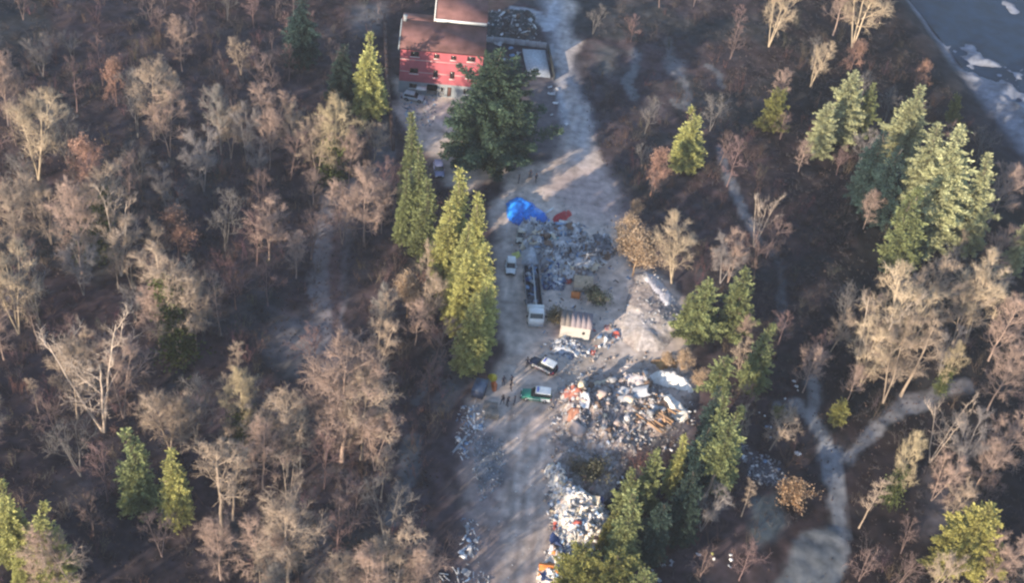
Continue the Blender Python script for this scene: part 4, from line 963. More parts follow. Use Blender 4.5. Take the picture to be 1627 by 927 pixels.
scrap([(770,75),(800,68),(830,90),(815,120)], 6, ['sheet','panel'], ['light grey','blue-grey'], (.7, 1.1), 'behind the great cedar')
scrap([(1195,655),(1255,650),(1245,690),(1205,700)], 9, ['bag','sheet','box'], ['white','light grey','blue-grey'], (.35, .6), 'in the shaded litter below the slim conifers')
scrap([(1170,710),(1235,740),(1250,770),(1200,760)], 14, ['sheet','bag','stone','board'], ['light grey','white','grey','blue-grey'], (.4, .8), 'on the grey slope east of the dark gap')
scrap([(1020,880),(1085,878),(1080,930),(1030,930)], 12, ['sheet','bag','box'], ['white','light grey','grey'], (.35, .65), 'by the bottom edge under the leaning trunk')
scrap([(1105,870),(1200,880),(1190,910),(1110,900)], 5, ['bag','sheet'], ['white','light grey'], (.4, .6), 'scattered on the dark ground east of the trunk')
scrap([(1225,590),(1300,600),(1280,640),(1240,640)], 3, ['bag'], ['white'], (.4, .6), 'lying alone above the stream path')
scrap([(870,120),(895,150),(905,200),(880,210),(868,160)], 8, ['sheet','board','bag'], ['white','light grey','grey'], (.5, .9), 'between the cedar and the upper road')
ALLC = [WHT, LG, MG, DG, BLU, BR, CRM]
crumbs('scrap_debris', YARDP, 900, [WHT, LG, MG, MG, DG, BLU, BR], seed=1)
crumbs('blue_debris', [(858,432),(892,438),(900,462),(862,462)], 160, [BLU, LG, MG, DB], seed=2)
crumbs('cabin_debris', [(872,540),(930,545),(940,568),(905,575),(876,562)], 260, [WHT, LG, BLU, MG], seed=3, smax=.22)
crumbs('rubble_debris', [(888,615),(960,608),(1040,600),(1090,660),(1030,705),(975,740),(925,720),(895,690)], 900, [LG, MG, (.36,.31,.29), (.30,.27,.26), (.42,.36,.34), (.34,.32,.33)], .08, .32, seed=4)
crumbs('rubble_debris', [(868,748),(884,742),(925,790),(968,808),(970,860),(915,890),(880,935),(848,935),(880,850)], 1300, [WHT, WHT, WHT, CRM, LG, (.7,.66,.6), (.7,.66,.6), MG, BLU], .08, .34, seed=5)
crumbs('spill_debris', [(880,590),(960,560),(1090,560),(1110,680),(1040,740),(960,790),(985,860),(950,930),(840,940),(868,860),(862,740),(875,640)], 1500, [LG, MG, (.30,.26,.24), (.24,.20,.18), WHT, BR, (.36,.31,.29)], .05, .26, seed=21)
crumbs('spill_debris', [(800,355),(990,350),(1010,430),(1000,520),(960,600),(870,600),(850,520),(856,440),(815,400)], 700, [LG, MG, (.30,.28,.28), BR, LG, BLU], .04, .22, seed=22)
crumbs('gravel_debris', [(755,690),(800,700),(800,770),(765,800),(750,760)], 500, [(.22,.26,.31), (.32,.36,.42), (.16,.18,.2)], .05, .16, seed=6)
crumbs('litter_debris', [(728,645),(775,645),(770,700),(735,740),(722,710)], 220, [WHT, LG, BLU, MG], .05, .22, seed=7)
crumbs('litter_debris', [(730,825),(760,825),(760,910),(700,935),(780,935)], 140, [WHT, LG, BLU, MG], .05, .2, seed=8)
crumbs('road_debris', [(800,560),(880,560),(880,740),(870,900),(780,930),(770,740)], 160, [LG, MG, WHT, (.3,.27,.26)], .03, .12, seed=9)
crumbs('slope_debris', [(1170,700),(1240,735),(1255,780),(1195,770)], 220, [LG, MG, (.2,.21,.25)], .06, .25, seed=10)
crumbs('yard_debris', [(765,20),(855,20),(860,68),(775,70)], 250, [LG, MG, DG, WHT], .06, .3, seed=11)
crumbs('yard_debris', [(635,148),(700,150),(690,200),(645,210)], 200, [LG, MG, DG, BLU], .06, .25, seed=12)
crumbs('mound_debris', [(1000,440),(1050,440),(1085,500),(1070,530),(1010,525)], 160, [LG, MG, (.36,.33,.33)], .05, .2, seed=13)
crumbs('road_debris', [(795,300),(985,300),(990,350),(800,350)], 90, [LG, MG], .04, .12, seed=14)
crumbs('road_debris', [(860,560),(960,560),(950,620),(880,620)], 90, [LG, MG, WHT], .04, .13, seed=15)

def pp(k, cn, px, py, s, label, rz=None, tilt=.08, cat=None, sc=None, name=None):
    p = G(px, py); o = piece(k, cn, p.x, p.y, s, rz, tilt, label)
    if sc: o.scale = sc
    if cat: o['category'] = cat
    if name: o.name = name
    return o
pp('beam', 'white', 870, 338, 1.0, 'short white plank standing off the end of the blue tarpaulin', R(50), .1, sc=(1.0, 2.2, 1.5))
pp('panel', 'white', 897, 369, 1.0, 'long clean white panel lying on top of the scrap pile', R(-4), .1, sc=(1.6, .9, 1.5))
pp('sheet', 'turquoise', 881, 396, 1.3, 'turquoise crumpled sheet in the middle of the scrap pile', 0, .1, sc=(1.1, 1.5, 1.5))
pp('panel', 'white', 961, 541, 1.0, 'upright narrow white panel east of the cabin', R(86), .05, sc=(1.6, .5, 1.5))
pp('panel', 'light grey', 724, 715, 1.0, 'long pale plank lying down the bank west of the road', R(64), .05, 'board', sc=(3.6, .35, 1.5), name='plank')
pp('barrel', 'deep blue', 953, 803, 1.0, 'deep blue barrel at the shady side of the white heap', 0, .2, sc=(1.7, 1.7, 1.3))
pp('sheet', 'deep blue', 888, 872, 1.6, 'dark blue sheet low on the white heap', 0, .15, sc=(1.6, 2.2, 2.0))
pp('sheet', 'red', 886, 838, 1.0, 'red sheet on the road side of the white heap', 0, .15, sc=(.7, 1.1, 1.5))
pp('bag', 'red', 914, 853, 1.0, 'red bag half buried in the white heap', 0, .15, sc=(1.1, 1.1, 1.3))
pp('box', 'orange', 867, 912, 1.4, 'bright orange box at the foot of the white heap', R(5), .05, sc=(2.6, 1.2, 1.2))
pp('stone', 'pinkish', 917, 694, 2.4, 'big pale pink boulder below the broken tile', R(-40), .05, sc=(3.2, 2.6, 2.4))
pp('sheet', 'white', 925, 655, 1.5, 'white sheet folded over the edge of the rubble field', R(95), .2, sc=(2.0, 1.2, 2.2))
pp('sheet', 'light grey', 1000, 640, 1.6, 'wide silvery sheet in the middle of the rubble field', R(15), .1, sc=(2.8, 2.4, 2.0))
pp('sheet', 'red', 1541, 388, 1.6, 'vivid red sheet lying under the tallest river conifer', R(-30), .1, sc=(1.0, 1.6, 1.6))
pp('bag', 'white', 1265, 616, .6, 'tiny white bag alone on the dark ground near the stream path', 0, .1)
pp('bag', 'white', 1268, 720, .7, 'small white bag west of the stream path', 0, .1, sc=(1.2, .8, .8))
pp('bag', 'white', 866, 548, .5, 'small white bag on the gravel by the cabin litter', 0, .1)
pp('bag', 'white', 736, 886, .7, 'square white bag in the lower litter', 0, .1)
# a stack of timber in the rubble field: each log its own part
st = empty('log_pile', GP(1036, 664), R(-35), 'pile of tan logs and poles beside the lower white sheet', 'log pile'); st.location.z = zt(st.location.x, st.location.y)-.1
r_ = np.random.RandomState(3); lm = [MB().tube([(-2.2-k*.2, 0, 0), (0, .05, .03), (2.2+k*.2, 0, 0)], .12+.02*k, 6, np.array((.48,.31,.2))*(1-.1*k)).mesh('log', M_BARK) for k in range(4)]
for k in range(30):
    o = link('log', lm[k % 4], st, (r_.normal()*.7, -2.4+4.8*(k % 15)/15+r_.normal()*.2, .2+.28*(k//15)+.1*r_.rand()), r_.normal()*.4)

# ------------------------------------------------------------------ the red house
M_RED = mat('red_render', (.38, .10, .125), rough=.85, var=.2, scale=.6)
M_PALEW = mat('pale_render', (.25, .28, .31), rough=.9, var=.15, scale=.8)
M_WHITE = mat('white_paint', (.72, .71, .70), rough=.6, var=.08, scale=2)
M_COURSE = mat('course_paint', (.50, .42, .42), rough=.7, var=.1)
M_GLASS = mat('window_glass', (.02, .025, .03), rough=.15, var=.1, spec=.6)
M_DARK = mat('dark_interior', (.018, .018, .022), rough=.9)
M_FRAME = mat('window_frame', (.12, .06, .05), rough=.7)
def roof_mat():
    m = mat('roof_tile', (.16, .08, .076), rough=.9, var=.4, scale=.45, detail=6)
    N = m.node_tree.nodes; Lk = m.node_tree.links; tc = N.new('ShaderNodeTexCoord'); wv = N.new('ShaderNodeTexWave'); wv.inputs['Scale'].default_value = 1.6; wv.inputs['Distortion'].default_value = .4
    Lk.new(tc.outputs['Object'], wv.inputs[0]); bp = N.new('ShaderNodeBump'); bp.inputs['Strength'].default_value = .5; bp.inputs['Distance'].default_value = .06
    Lk.new(wv.outputs[1], bp.inputs['Height']); Lk.new(bp.outputs[0], N['Principled BSDF'].inputs['Normal']); return m
M_ROOF = roof_mat()
M_CORR = mat('corrugated', (.40, .33, .30), rough=.7, var=.2, scale=1.0)

def holed_wall(m, x0, x1, z0, z1, holes, y=0.0, th=.3):
    """a wall in the xz plane facing -y, with real openings and reveals"""
    xs = sorted({x0, x1, *[h[0] for h in holes], *[h[1] for h in holes]}); zs = sorted({z0, z1, *[h[2] for h in holes], *[h[3] for h in holes]})
    for i in range(len(xs)-1):
        for j in range(len(zs)-1):
            cx, cz = (xs[i]+xs[i+1])/2, (zs[j]+zs[j+1])/2
            if any(h[0] < cx < h[1] and h[2] < cz < h[3] for h in holes): continue
            m.add([(xs[i], y, zs[j]), (xs[i+1], y, zs[j]), (xs[i+1], y, zs[j+1]), (xs[i], y, zs[j+1])], [(0, 1, 2, 3)])
    for a, b, c, d in holes:
        m.add([(a, y, c), (b, y, c), (b, y, d), (a, y, d), (a, y+th, c), (b, y+th, c), (b, y+th, d), (a, y+th, d)], [(0, 4, 5, 1), (1, 5, 6, 2), (2, 6, 7, 3), (3, 7, 4, 0)])
def window(parent, a, b, c, d, y=0.0, bars=True, name='window', mats=None):
    fr = MB(); w_ = .09
    for (u0, u1, v0, v1) in ((a, b, c, c+w_), (a, b, d-w_, d), (a, a+w_, c+w_, d-w_), (b-w_, b, c+w_, d-w_)): fr.box(((u0+u1)/2, y+.17, (v0+v1)/2), (u1-u0, .08, v1-v0))
    if bars: fr.box(((a+b)/2, y+.17, (c+d)/2), (.06, .07, d-c-2*w_))
    f = link(name, fr.mesh(name, M_FRAME), parent)
    link('pane', MB().box(((a+b)/2, y+.2, (c+d)/2), (b-a-.02, .03, d-c-.02)).mesh('pane', M_GLASS), f)
    link('sill', MB().box(((a+b)/2, y-.05, c-.05), (b-a+.2, .22, .07)).mesh('sill', M_WHITE), f)
    return f
HP = GP(633, 146); HP.z = float(h_base(HP.x, HP.y))-.1
YAW = R(5)
house = empty('red_house', HP, YAW, 'three-storey red house with brown tiled roof and white string courses', 'house')
W_, D_, HE = 14.7, 11.0, 9.7
wins = []
for u in (.175, .86): wins += [(u*W_-.75, u*W_+.75, 7.9, 8.95), (u*W_-.75, u*W_+.75, 4.35, 5.45)]
for u in (.44, .645): wins += [(u*W_-.5, u*W_+.5, 7.9, 8.8), (u*W_-.42, u*W_+.42, 3.9, 5.5)]
m = MB(); holed_wall(m, 0, W_, 2.6, HE, wins)
link('upper_wall', m.mesh('wall', M_RED), house)
low = [(.175*W_-.7, .175*W_+.7, 1.2, 2.2)]; doors = [(.345*W_, .475*W_, 0.02, 2.35), (.50*W_, .565*W_, 0.02, 2.1), (.60*W_, .65*W_, 0.02, 2.1), (.8*W_, .88*W_, .9, 2.1)]
m = MB(); holed_wall(m, 0, W_, -.6, 2.6, low+doors, y=.004); link('lower_wall', m.mesh('wall', M_PALEW), house)
m = MB(); m.add([(0,.0,-.6),(0,D_,-.6),(0,D_,HE),(0,D_/2,HE+1.5),(0,0,HE)], [(0,4,3,2,1)]); link('gable_wall', m.mesh('wall', M_PALEW), house)
m = MB(); m.add([(W_,0,-.6),(W_,D_,-.6),(W_,D_,HE),(W_,D_/2,HE+1.5),(W_,0,HE)], [(0,1,2,3,4)]); m.add([(0,D_,-.6),(W_,D_,-.6),(W_,D_,HE),(0,D_,HE)], [(0,3,2,1)]); link('rear_wall', m.mesh('wall', M_RED), house)
for h_ in wins: window(house, *h_)
window(house, *low[0]); window(house, *doors[3])
gd = link('garage_opening', MB().box((.41*W_, 1.6, 1.2), (.13*W_-.02, .05, 2.3)).mesh('opening', M_DARK), house)
dr = link('door', MB().box((.5325*W_, .22, 1.05), (.065*W_-.02, .06, 2.05)).mesh('door', M_WHITE), house)
link('door_pane', MB().box((.5325*W_, .185, 1.35), (.5, .02, .9)).mesh('pane', M_GLASS), dr)
link('door', MB().box((.625*W_, .22, 1.05), (.05*W_-.02, .06, 2.05)).mesh('door', M_FRAME), house)
for z in (7.25, 4.72):
    segs = [0]+sorted(sum([[a-.02, b+.02] for a, b, c, d in wins if c < z+.1 and d > z-.1], []))+[W_]
    for i in range(0, len(segs), 2): link('string_course', MB().box(((segs[i]+segs[i+1])/2, -.03, z), (segs[i+1]-segs[i], .07, .11)).mesh('course', M_COURSE), house)
def roof_slab(x0, x1, y0, z0, y1, z1, th=.18):
    return MB().add([(x0,y0,z0),(x1,y0,z0),(x1,y1,z1),(x0,y1,z1),(x0,y0,z0-th),(x1,y0,z0-th),(x1,y1,z1-th),(x0,y1,z1-th)], [(0,1,2,3),(4,7,6,5),(0,4,5,1),(1,5,6,2),(2,6,7,3),(3,7,4,0)])
rf = link('roof', roof_slab(-.25, W_+.35, -.7, HE+.05, 6.4, HE+1.75).mesh('roof', M_ROOF), house)
link('roof', roof_slab(-.25, .36*W_, 11.6, HE+.05, 6.4, HE+1.755).mesh('roof', M_ROOF), house)
link('gutter', MB().tube([(-.3,-.78,HE+.02),(W_+.4,-.78,HE+.02)], .09, 6).mesh('gutter', M_FRAME), rf)
link('verge', MB().add([(-.42,-.7,HE+.12),(-.25,-.7,HE+.12),(-.25,6.4,HE+1.82),(-.42,6.4,HE+1.82),(-.42,-.7,HE-.25),(-.25,-.7,HE-.25),(-.25,6.4,HE+1.45),(-.42,6.4,HE+1.45)], [(0,1,2,3),(0,3,7,4),(4,5,1,0)]).mesh('verge', M_PALEW), rf)
link('chimney', MB().box((.3, 6.2, HE+2.1), (.6, .6, 1.0)).box((.3, 6.2, HE+2.65), (.75, .75, .12)).mesh('chimney', M_PALEW), rf)
wr = link('wing_roof', roof_slab(.385*W_, W_+.35, 6.5, HE+2.3, 15.5, HE+3.4).mesh('roof', M_ROOF), house)
link('fascia', MB().box((.69*W_+.15, 6.42, HE+2.2), (.63*W_, .14, .42)).mesh('fascia', M_WHITE), wr)
link('fascia', MB().add([(.38*W_,6.4,HE+2.42),(.38*W_-.15,6.4,HE+2.42),(.38*W_-.15,15.5,HE+3.52),(.38*W_,15.5,HE+3.52),(.38*W_,6.4,HE+1.9),(.38*W_-.15,6.4,HE+1.9),(.38*W_-.15,15.5,HE+3.0),(.38*W_,15.5,HE+3.0)], [(0,3,2,1),(1,2,6,5),(1,5,4,0)]).mesh('fascia', M_WHITE), wr)
link('wing_wall', MB().box((.69*W_+.1, 11.0, (HE+2.5)/2-.3), (.60*W_, 8.0, HE+1.9)).mesh('wall', M_PALEW), house)
link('porch_roof', MB().box((.28*W_, -1.0, 2.05), (1.8, 1.2, .08)).mesh('porch', M_WHITE), house)

def run_wall(name, pts, h, th, col, label, cat, seg=2.5, m=None):
    mt = m or mat(name+'_mat', col, rough=.9, var=.25, scale=1.2)
    P = [GP(*p) for p in pts]; e = empty(name, P[0], 0, label, cat)
    for a, b in zip(P[:-1], P[1:]):
        d = b-a; L = math.hypot(d.x, d.y); n = max(1, round(L/seg)); an = math.atan2(d.y, d.x)
        for k in range(n):
            c = a+d*((k+.5)/n); z = float(h_base(c.x, c.y)); link('wall_panel', MB().box((0, 0, h/2-.3), (L/n-.05, th, h+.6)).mesh('panel', mt), e, (c.x-P[0].x, c.y-P[0].y, z-P[0].z), an)
    return e
run_wall('retaining_wall', [(611,30),(613,95),(617,150),(625,238)], 1.4, .5, (.10,.065,.06), 'long dark brown retaining wall running past the west side of the red house', 'wall')
run_wall('boundary_wall', [(768,66),(800,68),(835,72),(868,76)], 1.1, .35, (.30,.30,.33), 'low grey wall closing the yard behind the great cedar', 'wall')
run_wall('fence', [(870,78),(877,110),(880,128)], 1.3, .12, (.03,.035,.04), 'dark fence along the pale slab beside the upper road', 'fence', 1.8)
sl = [GP(830,80), GP(866,82), GP(874,124), GP(838,120)]; zc = max(p.z for p in sl)+.35
sb = empty('concrete_slab', (sl[0].x, sl[0].y, zc), 0, 'pale bluish concrete slab behind the great cedar', 'slab')
V = [(p.x-sl[0].x, p.y-sl[0].y, 0) for p in sl]; V += [(a, b, -1.6) for a, b, c in V]
link('slab_top', MB().add(V, [(3,2,1,0),(0,1,5,4),(1,2,6,5),(2,3,7,6),(3,0,4,7)], (.42,.45,.50)).mesh('slab_top', M_PAINT), sb)

# ------------------------------------------------------------------ cabin and low shed in the clearing
M_CREAM = mat('cream_wall', (.42, .40, .38), rough=.85, var=.1, scale=1.5); M_RUST = mat('rusty_wall', (.22, .10, .08), rough=.9, var=.4, scale=2)
cp = GP(888, 537); cab = empty('cabin', cp, R(-1), 'small cream-walled cabin with a mauve sheet roof', 'cabin'); cab.scale = (.98, .85, 1.08)
m = MB(); hw = [(3.35, 3.75, 1.2, 1.75)]; holed_wall(m, 0, 4.5, -.3, 2.53, hw, th=.12); link('front_wall', m.mesh('wall', M_CREAM), cab)
link('side_wall', MB().add([(4.5,0,-.3),(4.5,3,-.3),(4.5,3,3.0),(4.5,0,2.5)], [(0,1,2,3)]).add([(0,0,-.3),(0,3,-.3),(0,3,3.0),(0,0,2.5)], [(3,2,1,0)]).add([(0,3,-.3),(4.5,3,-.3),(4.5,3,3),(0,3,3)], [(3,2,1,0)]).mesh('wall', M_RUST), cab)
wn = link('window', MB().box((3.55, .1, 1.475), (.4, .04, .55)).mesh('window', M_DARK), cab)
M_CABR = mat('cabin_roof', attr=True, rough=.8, var=.12, scale=.6)
for k in range(6):
    x0 = -.15+k*.8; zk = .012*(k % 2); cc = (.27,.23,.25) if k > 1 else (.19,.165,.155)
    link('roof_sheet', MB().add([(x0,-.2,2.55+zk),(x0+.80,-.2,2.55+zk),(x0+.80,3.15,3.12+zk),(x0,3.15,3.12+zk),(x0,-.2,2.49),(x0+.80,-.2,2.49),(x0+.80,3.15,3.06),(x0,3.15,3.06)], [(0,1,2,3),(0,4,5,1),(1,5,6,2),(4,7,6,5),(2,6,7,3),(3,7,4,0)], cc).mesh('roof_sheet', M_CABR), cab)
sp_ = GP(911, 464); shed = empty('low_shed', sp_, R(2), 'low shed with tan corrugated roof and bright cream front, above the cabin', 'shed')
link('front_wall', MB().box((1.4, .05, .55), (2.8, .1, 1.3)).mesh('wall', M_CREAM), shed); link('side_wall', MB().box((2.75, 1.1, .6), (.1, 2.0, 1.3)).box((.05, 1.1, .6), (.1, 2.0, 1.3)).box((1.4, 2.15, .6), (2.8, .1, 1.4)).mesh('wall', M_RUST), shed)
for k in range(6): link('roof_sheet', MB().add([(k*.5-.1,-.2,1.25+.03*(k % 2)),(k*.5+.39,-.2,1.25+.03*(k % 2)),(k*.5+.39,2.3,1.55),(k*.5-.1,2.3,1.55),(k*.5-.1,-.2,1.2),(k*.5+.39,-.2,1.2)], [(0,1,2,3),(0,4,5,1)], (.42,.34,.25)).mesh('roof_sheet', M_PAINT), shed)
pp('box', 'orange', 914, 472, 1.0, 'rust-orange box in front of the low tan shed', 0, .05, sc=(1.8, 1.5, 1.2))
pp('bag', 'red', 903, 449, 1.0, 'pinkish red bag at the corner of the low tan shed', 0, .05, sc=(1.3, 1.2, 1.3))
pp('bag', 'yellow', 1132, 880, .5, 'small pale yellow bag on the dark ground east of the trunk', 0, .05)

# ------------------------------------------------------------------ vehicles
def paint(name, c, rough=.35): return mat(name, c, rough=rough, var=.06, scale=1.5, spec=.5)
M_GREEN = paint('green_paint', (.03, .22, .16)); M_NAVY = paint('navy_paint', (.012, .018, .05)); M_WPAINT = paint('white_vehicle_paint', (.75, .77, .78)); M_TYRE = mat('rubber', (.02, .02, .02), rough=.9)
M_RIM = mat('rim', (.35, .35, .36), rough=.4, metal=.7); M_LAMP = mat('lamp_glass', (.7, .7, .7), rough=.2); M_TAIL = mat('tail_light', (.4, .02, .02), rough=.3); M_BLUEL = mat('blue_beacon', (.02, .05, .5), rough=.3)
M_GREYP = paint('grey_paint', (.45, .47, .50), .5); M_LAV = paint('lavender_paint', (.22, .24, .40), .45)
def loft(rows, n=10):
    """rows: (x, half width, z low, z high); rounded box sections along x"""
    m = MB(); V = []
    for x, hw, zl, zh in rows:
        h = zh-zl; c = .13*min(1, h)
        V += [(x, -hw*.93, zl), (x, -hw, zl+c*1.5), (x, -hw, zl+h*.55), (x, -hw*.97, zh-c), (x, -hw*.86, zh), (x, hw*.86, zh), (x, hw*.97, zh-c), (x, hw, zl+h*.55), (x, hw, zl+c*1.5), (x, hw*.93, zl)]
    k = len(rows); F_q = [(i*n+j, i*n+(j+1) % n, (i+1)*n+(j+1) % n, (i+1)*n+j) for i in range(k-1) for j in range(n)]
    m.add(V, F_q); b = (k-1)*n
    m.v.append(np.zeros((0, 3)))
    m.f.append(np.array([tuple(range(n-1, -1, -1)), tuple(b+j for j in range(n))])); cc = np.ones((2, 4))*.5; m.c.append(cc)
    return m
def wheel(parent, x, y, r=.36, w=.24):
    t = link('wheel', MB().tube([(0, -w/2, 0), (0, -w/2+.03, 0), (0, w/2-.03, 0), (0, w/2, 0)], [r*.88, r, r, r*.88], 14).mesh('wheel', M_TYRE), parent, (x, y, r))
    link('rim', MB().tube([(0, -w/2-.012, 0), (0, w/2+.012, 0)], r*.58, 10).mesh('rim', M_RIM), t); return t
def heading(p, q): a, b = G(*p), G(*q); return math.atan2(b.y-a.y, b.x-a.x)
def suv(name, px, py, ang, L, W, H, body, roofm, label, cat='car', beacon=False, suvtype=True):
    p = GP(px, py); e = empty(name, (p.x, p.y, p.z+.02), ang, label, cat); l, hw = L/2, W/2; g = .33; belt = g+H*.37
    link('body', loft([(-l, hw*.86, g+.1, belt-.05), (-l+.12, hw*.96, g, belt), (-l*.4, hw, g-.03, belt), (l*.35, hw, g-.03, belt-.02), (l*.42, hw, g-.03, belt-.04), (l-.35, hw*.95, g, belt-.16), (l-.08, hw*.88, g+.04, belt-.26), (l, hw*.78, g+.1, belt-.4)]).mesh('body', body, True), e)
    r0, r1 = (-l+.1, l*.36) if suvtype else (-l+.25, l*.4)
    gh = link('cabin', loft([(r0-.0, hw*.82, belt-.06, belt+.02), (r0+.12, hw*.84, belt-.06, H-.07), (r1-.62, hw*.84, belt-.06, H-.06), (r1, hw*.86, belt-.06, belt-.01)]).mesh('cabin', M_GLASS, False), e)
    link('roof', loft([(r0+.06, hw*.76, H-.14, H-.05), (r0+.16, hw*.80, H-.13, H-.01), (0, hw*.81, H-.12, H+.01), (r1-.72, hw*.79, H-.13, H-.01), (r1-.58, hw*.74, H-.15, H-.06)]).mesh('roof', roofm, True), gh)
    for s in (-1, 1):
        for x in (r0+.9, (r0+r1)/2-.02): link('pillar', MB().add([(x-.05, s*hw*.845, belt-.04), (x+.05, s*hw*.845, belt-.04), (x+.05, s*hw*.815, H-.1), (x-.05, s*hw*.815, H-.1)], [(0, 1, 2, 3)]).mesh('pillar', body), gh)
        wheel(e, -l*.6, s*(hw-.1)); wheel(e, l*.62, s*(hw-.1))
        link('headlight', MB().box((l-.06, s*hw*.62, belt-.3), (.12, .34, .15)).mesh('headlight', M_LAMP), e)
        link('tail_light', MB().box((-l+.04, s*hw*.8, belt-.2), (.1, .18, .3)).mesh('tail_light', M_TAIL), e)
        link('mirror', MB().box((r1-.35, s*(hw+.08), belt+.06), (.12, .2, .15)).mesh('mirror', body), e)
    link('bumper', MB().box((l-.02, 0, g+.12), (.14, W*.84, .22)).mesh('bumper', M_TYRE), e); link('bumper', MB().box((-l, 0, g+.12), (.14, W*.86, .22)).mesh('bumper', M_TYRE), e)
    link('windscreen', MB().add([(r1-.03, -hw*.72, belt+.03), (r1-.03, hw*.72, belt+.03), (r1-.58, hw*.66, H-.11), (r1-.58, -hw*.66, H-.11)], [(0, 1, 2, 3)]).mesh('windscreen', M_GLASS), e)
    link('grille', MB().box((l, 0, g+.3), (.08, W*.45, .14)).mesh('grille', M_DARK), e)
    if beacon: link('beacon', MB().box((r1-.9, 0, H+.07), (.16, W*.5, .1)).mesh('beacon', M_BLUEL), e)
    return e
a = heading((873, 633), (829, 627))
gcar = suv('green_car', 851, 633, a, 4.3, 1.8, 1.8, M_GREEN, M_WPAINT, 'green off-road car with white roof and white rear quarter', beacon=True)
for s in (-1, 1): link('side_panel', MB().add([(-2.03, s*.885, .42), (-.9, s*.915, .42), (-.55, s*.915, .95), (-2.03, s*.875, .95)], [(0, 1, 2, 3)]).mesh('side_panel', M_WPAINT), gcar)
for s in (-1, 1): link('door_stripe', MB().add([(-.5, s*.917, .62), (1.3, s*.917, .62), (1.3, s*.917, .72), (-.45, s*.917, .72)], [(0, 1, 2, 3)]).mesh('door_stripe', M_WPAINT), gcar)
a = heading((880, 590), (843, 572))
ncar = suv('dark_car', 862, 586, a, 4.1, 1.75, 1.8, M_NAVY, M_WPAINT, 'navy off-road car with white roof and white lettering on its side', beacon=True)
tx = bpy.data.curves.new('lettering', 'FONT'); tx.body = 'CARABINIERI'; tx.size = .5; tx.offset = .012; tx.extrude = .006; tx.align_x = 'CENTER'
tx.materials.append(M_WPAINT)
_to = bpy.data.objects.new('t', tx); COL.objects.link(_to); tm = bpy.data.meshes.new_from_object(_to.evaluated_get(bpy.context.evaluated_depsgraph_get())); bpy.data.objects.remove(_to)
for s in (1, -1):
    to = link('lettering', tm, ncar, (-.1, s*.89, .56)); to.rotation_euler = (R(90), 0, R(180) if s > 0 else 0)
link('door_stripe', MB().add([(-1.9, .88, .50), (1.2, .885, .50), (1.2, .885, .56), (-1.9, .88, .56)], [(0, 1, 2, 3)]).mesh('stripe', M_TAIL), ncar)
suv('white_car', 811, 428, heading((812, 414), (811, 438)), 3.6, 1.6, 1.5, M_WPAINT, M_WPAINT, 'small white car parked by the spruce row above the truck', suvtype=False)
suv('lavender_car', 697, 274, heading((696, 262), (699, 285)), 4.0, 1.7, 1.5, M_LAV, M_LAV, 'lavender-blue car in the deep shade between the spruces and the cedar', suvtype=False)
suv('pale_van', 827, 381, heading((829, 371), (826, 391)), 3.0, 1.4, 1.5, mat('cream_paint', (.55,.52,.45), rough=.5), mat('cream_roof', (.62,.58,.50), rough=.5), 'old cream microvan at the west corner of the scrap pile', 'van')
suv('pale_car', 657, 158, heading((648, 156), (668, 160)), 3.9, 1.7, 1.45, M_GREYP, M_GREYP, 'pale grey car parked against the front of the red house', suvtype=False)

# the long flatbed truck
p0, p1 = G(842, 432), G(850, 518); d = p1-p0; TL = math.hypot(d.x, d.y)+.6; ta = math.atan2(d.y, d.x)
tk = empty('flatbed_truck', (p0.x, p0.y, hz(p0.x, p0.y)), ta, 'long open-bed truck with white cab, loaded with dark scrap', 'truck')
bl = TL-2.6; M_STEEL = mat('steel_side', (.30, .30, .33), rough=.6, var=.2); M_BED = mat('bed_floor', (.05, .055, .07), rough=.9, var=.4)
link('bed', MB().box((bl/2, 0, 1.05), (bl, 2.4, .12)).box((TL/2, .45, .8), (TL-.6, .12, .3)).box((TL/2, -.45, .8), (TL-.6, .12, .3)).mesh('bed', M_BED), tk)
for s in (-1, 1):
    sd2 = link('sideboard', MB().box((bl/2, s*1.2, 1.42), (bl, .06, .6)).mesh('sideboard', M_STEEL), tk)
    for k in range(6): link('stake', MB().box((.3+k*(bl-.6)/5, s*1.25, 1.6), (.09, .05, 1.2)).mesh('stake', M_STEEL), sd2)
link('tailboard', MB().box((.02, 0, 1.42), (.06, 2.34, .6)).mesh('tailboard', M_STEEL), tk)
hb = link('headboard', MB().box((bl+.15, 0, 1.85), (.5, 2.5, 1.1)).mesh('headboard', M_WPAINT), tk)
link('crane_arm', MB().tube([(bl-.2, 0, 2.3), (bl*.55, .05, 2.5), (.8, .1, 2.1)], [.12, .1, .08], 6).mesh('crane_arm', M_GREYP), tk)
cb = link('truck_cab', loft([(bl+.75, 1.15, .75, 2.5), (bl+.9, 1.2, .7, 2.62), (bl+1.9, 1.2, .7, 2.6), (bl+2.35, 1.18, .7, 1.75), (bl+2.55, 1.1, .75, 1.5)]).mesh('cab', M_WPAINT, True), tk)
link('windscreen', MB().add([(bl+1.98, -1.0, 2.47), (bl+2.36, -1.0, 1.8), (bl+2.36, 1.0, 1.8), (bl+1.98, 1.0, 2.47)], [(0, 1, 2, 3)]).mesh('windscreen', M_GLASS), cb)
link('visor', MB().box((bl+1.95, 0, 2.62), (.3, 2.1, .06)).mesh('visor', M_WPAINT), cb)
for s in (-1, 1):
    link('side_window', MB().box((bl+1.5, s*1.2, 2.05), (.8, .03, .5)).mesh('side_window', M_GLASS), cb); link('headlight', MB().box((bl+2.56, s*.8, .95), (.06, .35, .18)).mesh('headlight', M_LAMP), cb)
    link('mirror', MB().box((bl+2.1, s*1.4, 2.0), (.08, .25, .4)).mesh('mirror', M_TYRE), cb)
    for x in (1.2, 2.3, bl+1.5): wheel(tk, x, s*1.05, .48, .3)
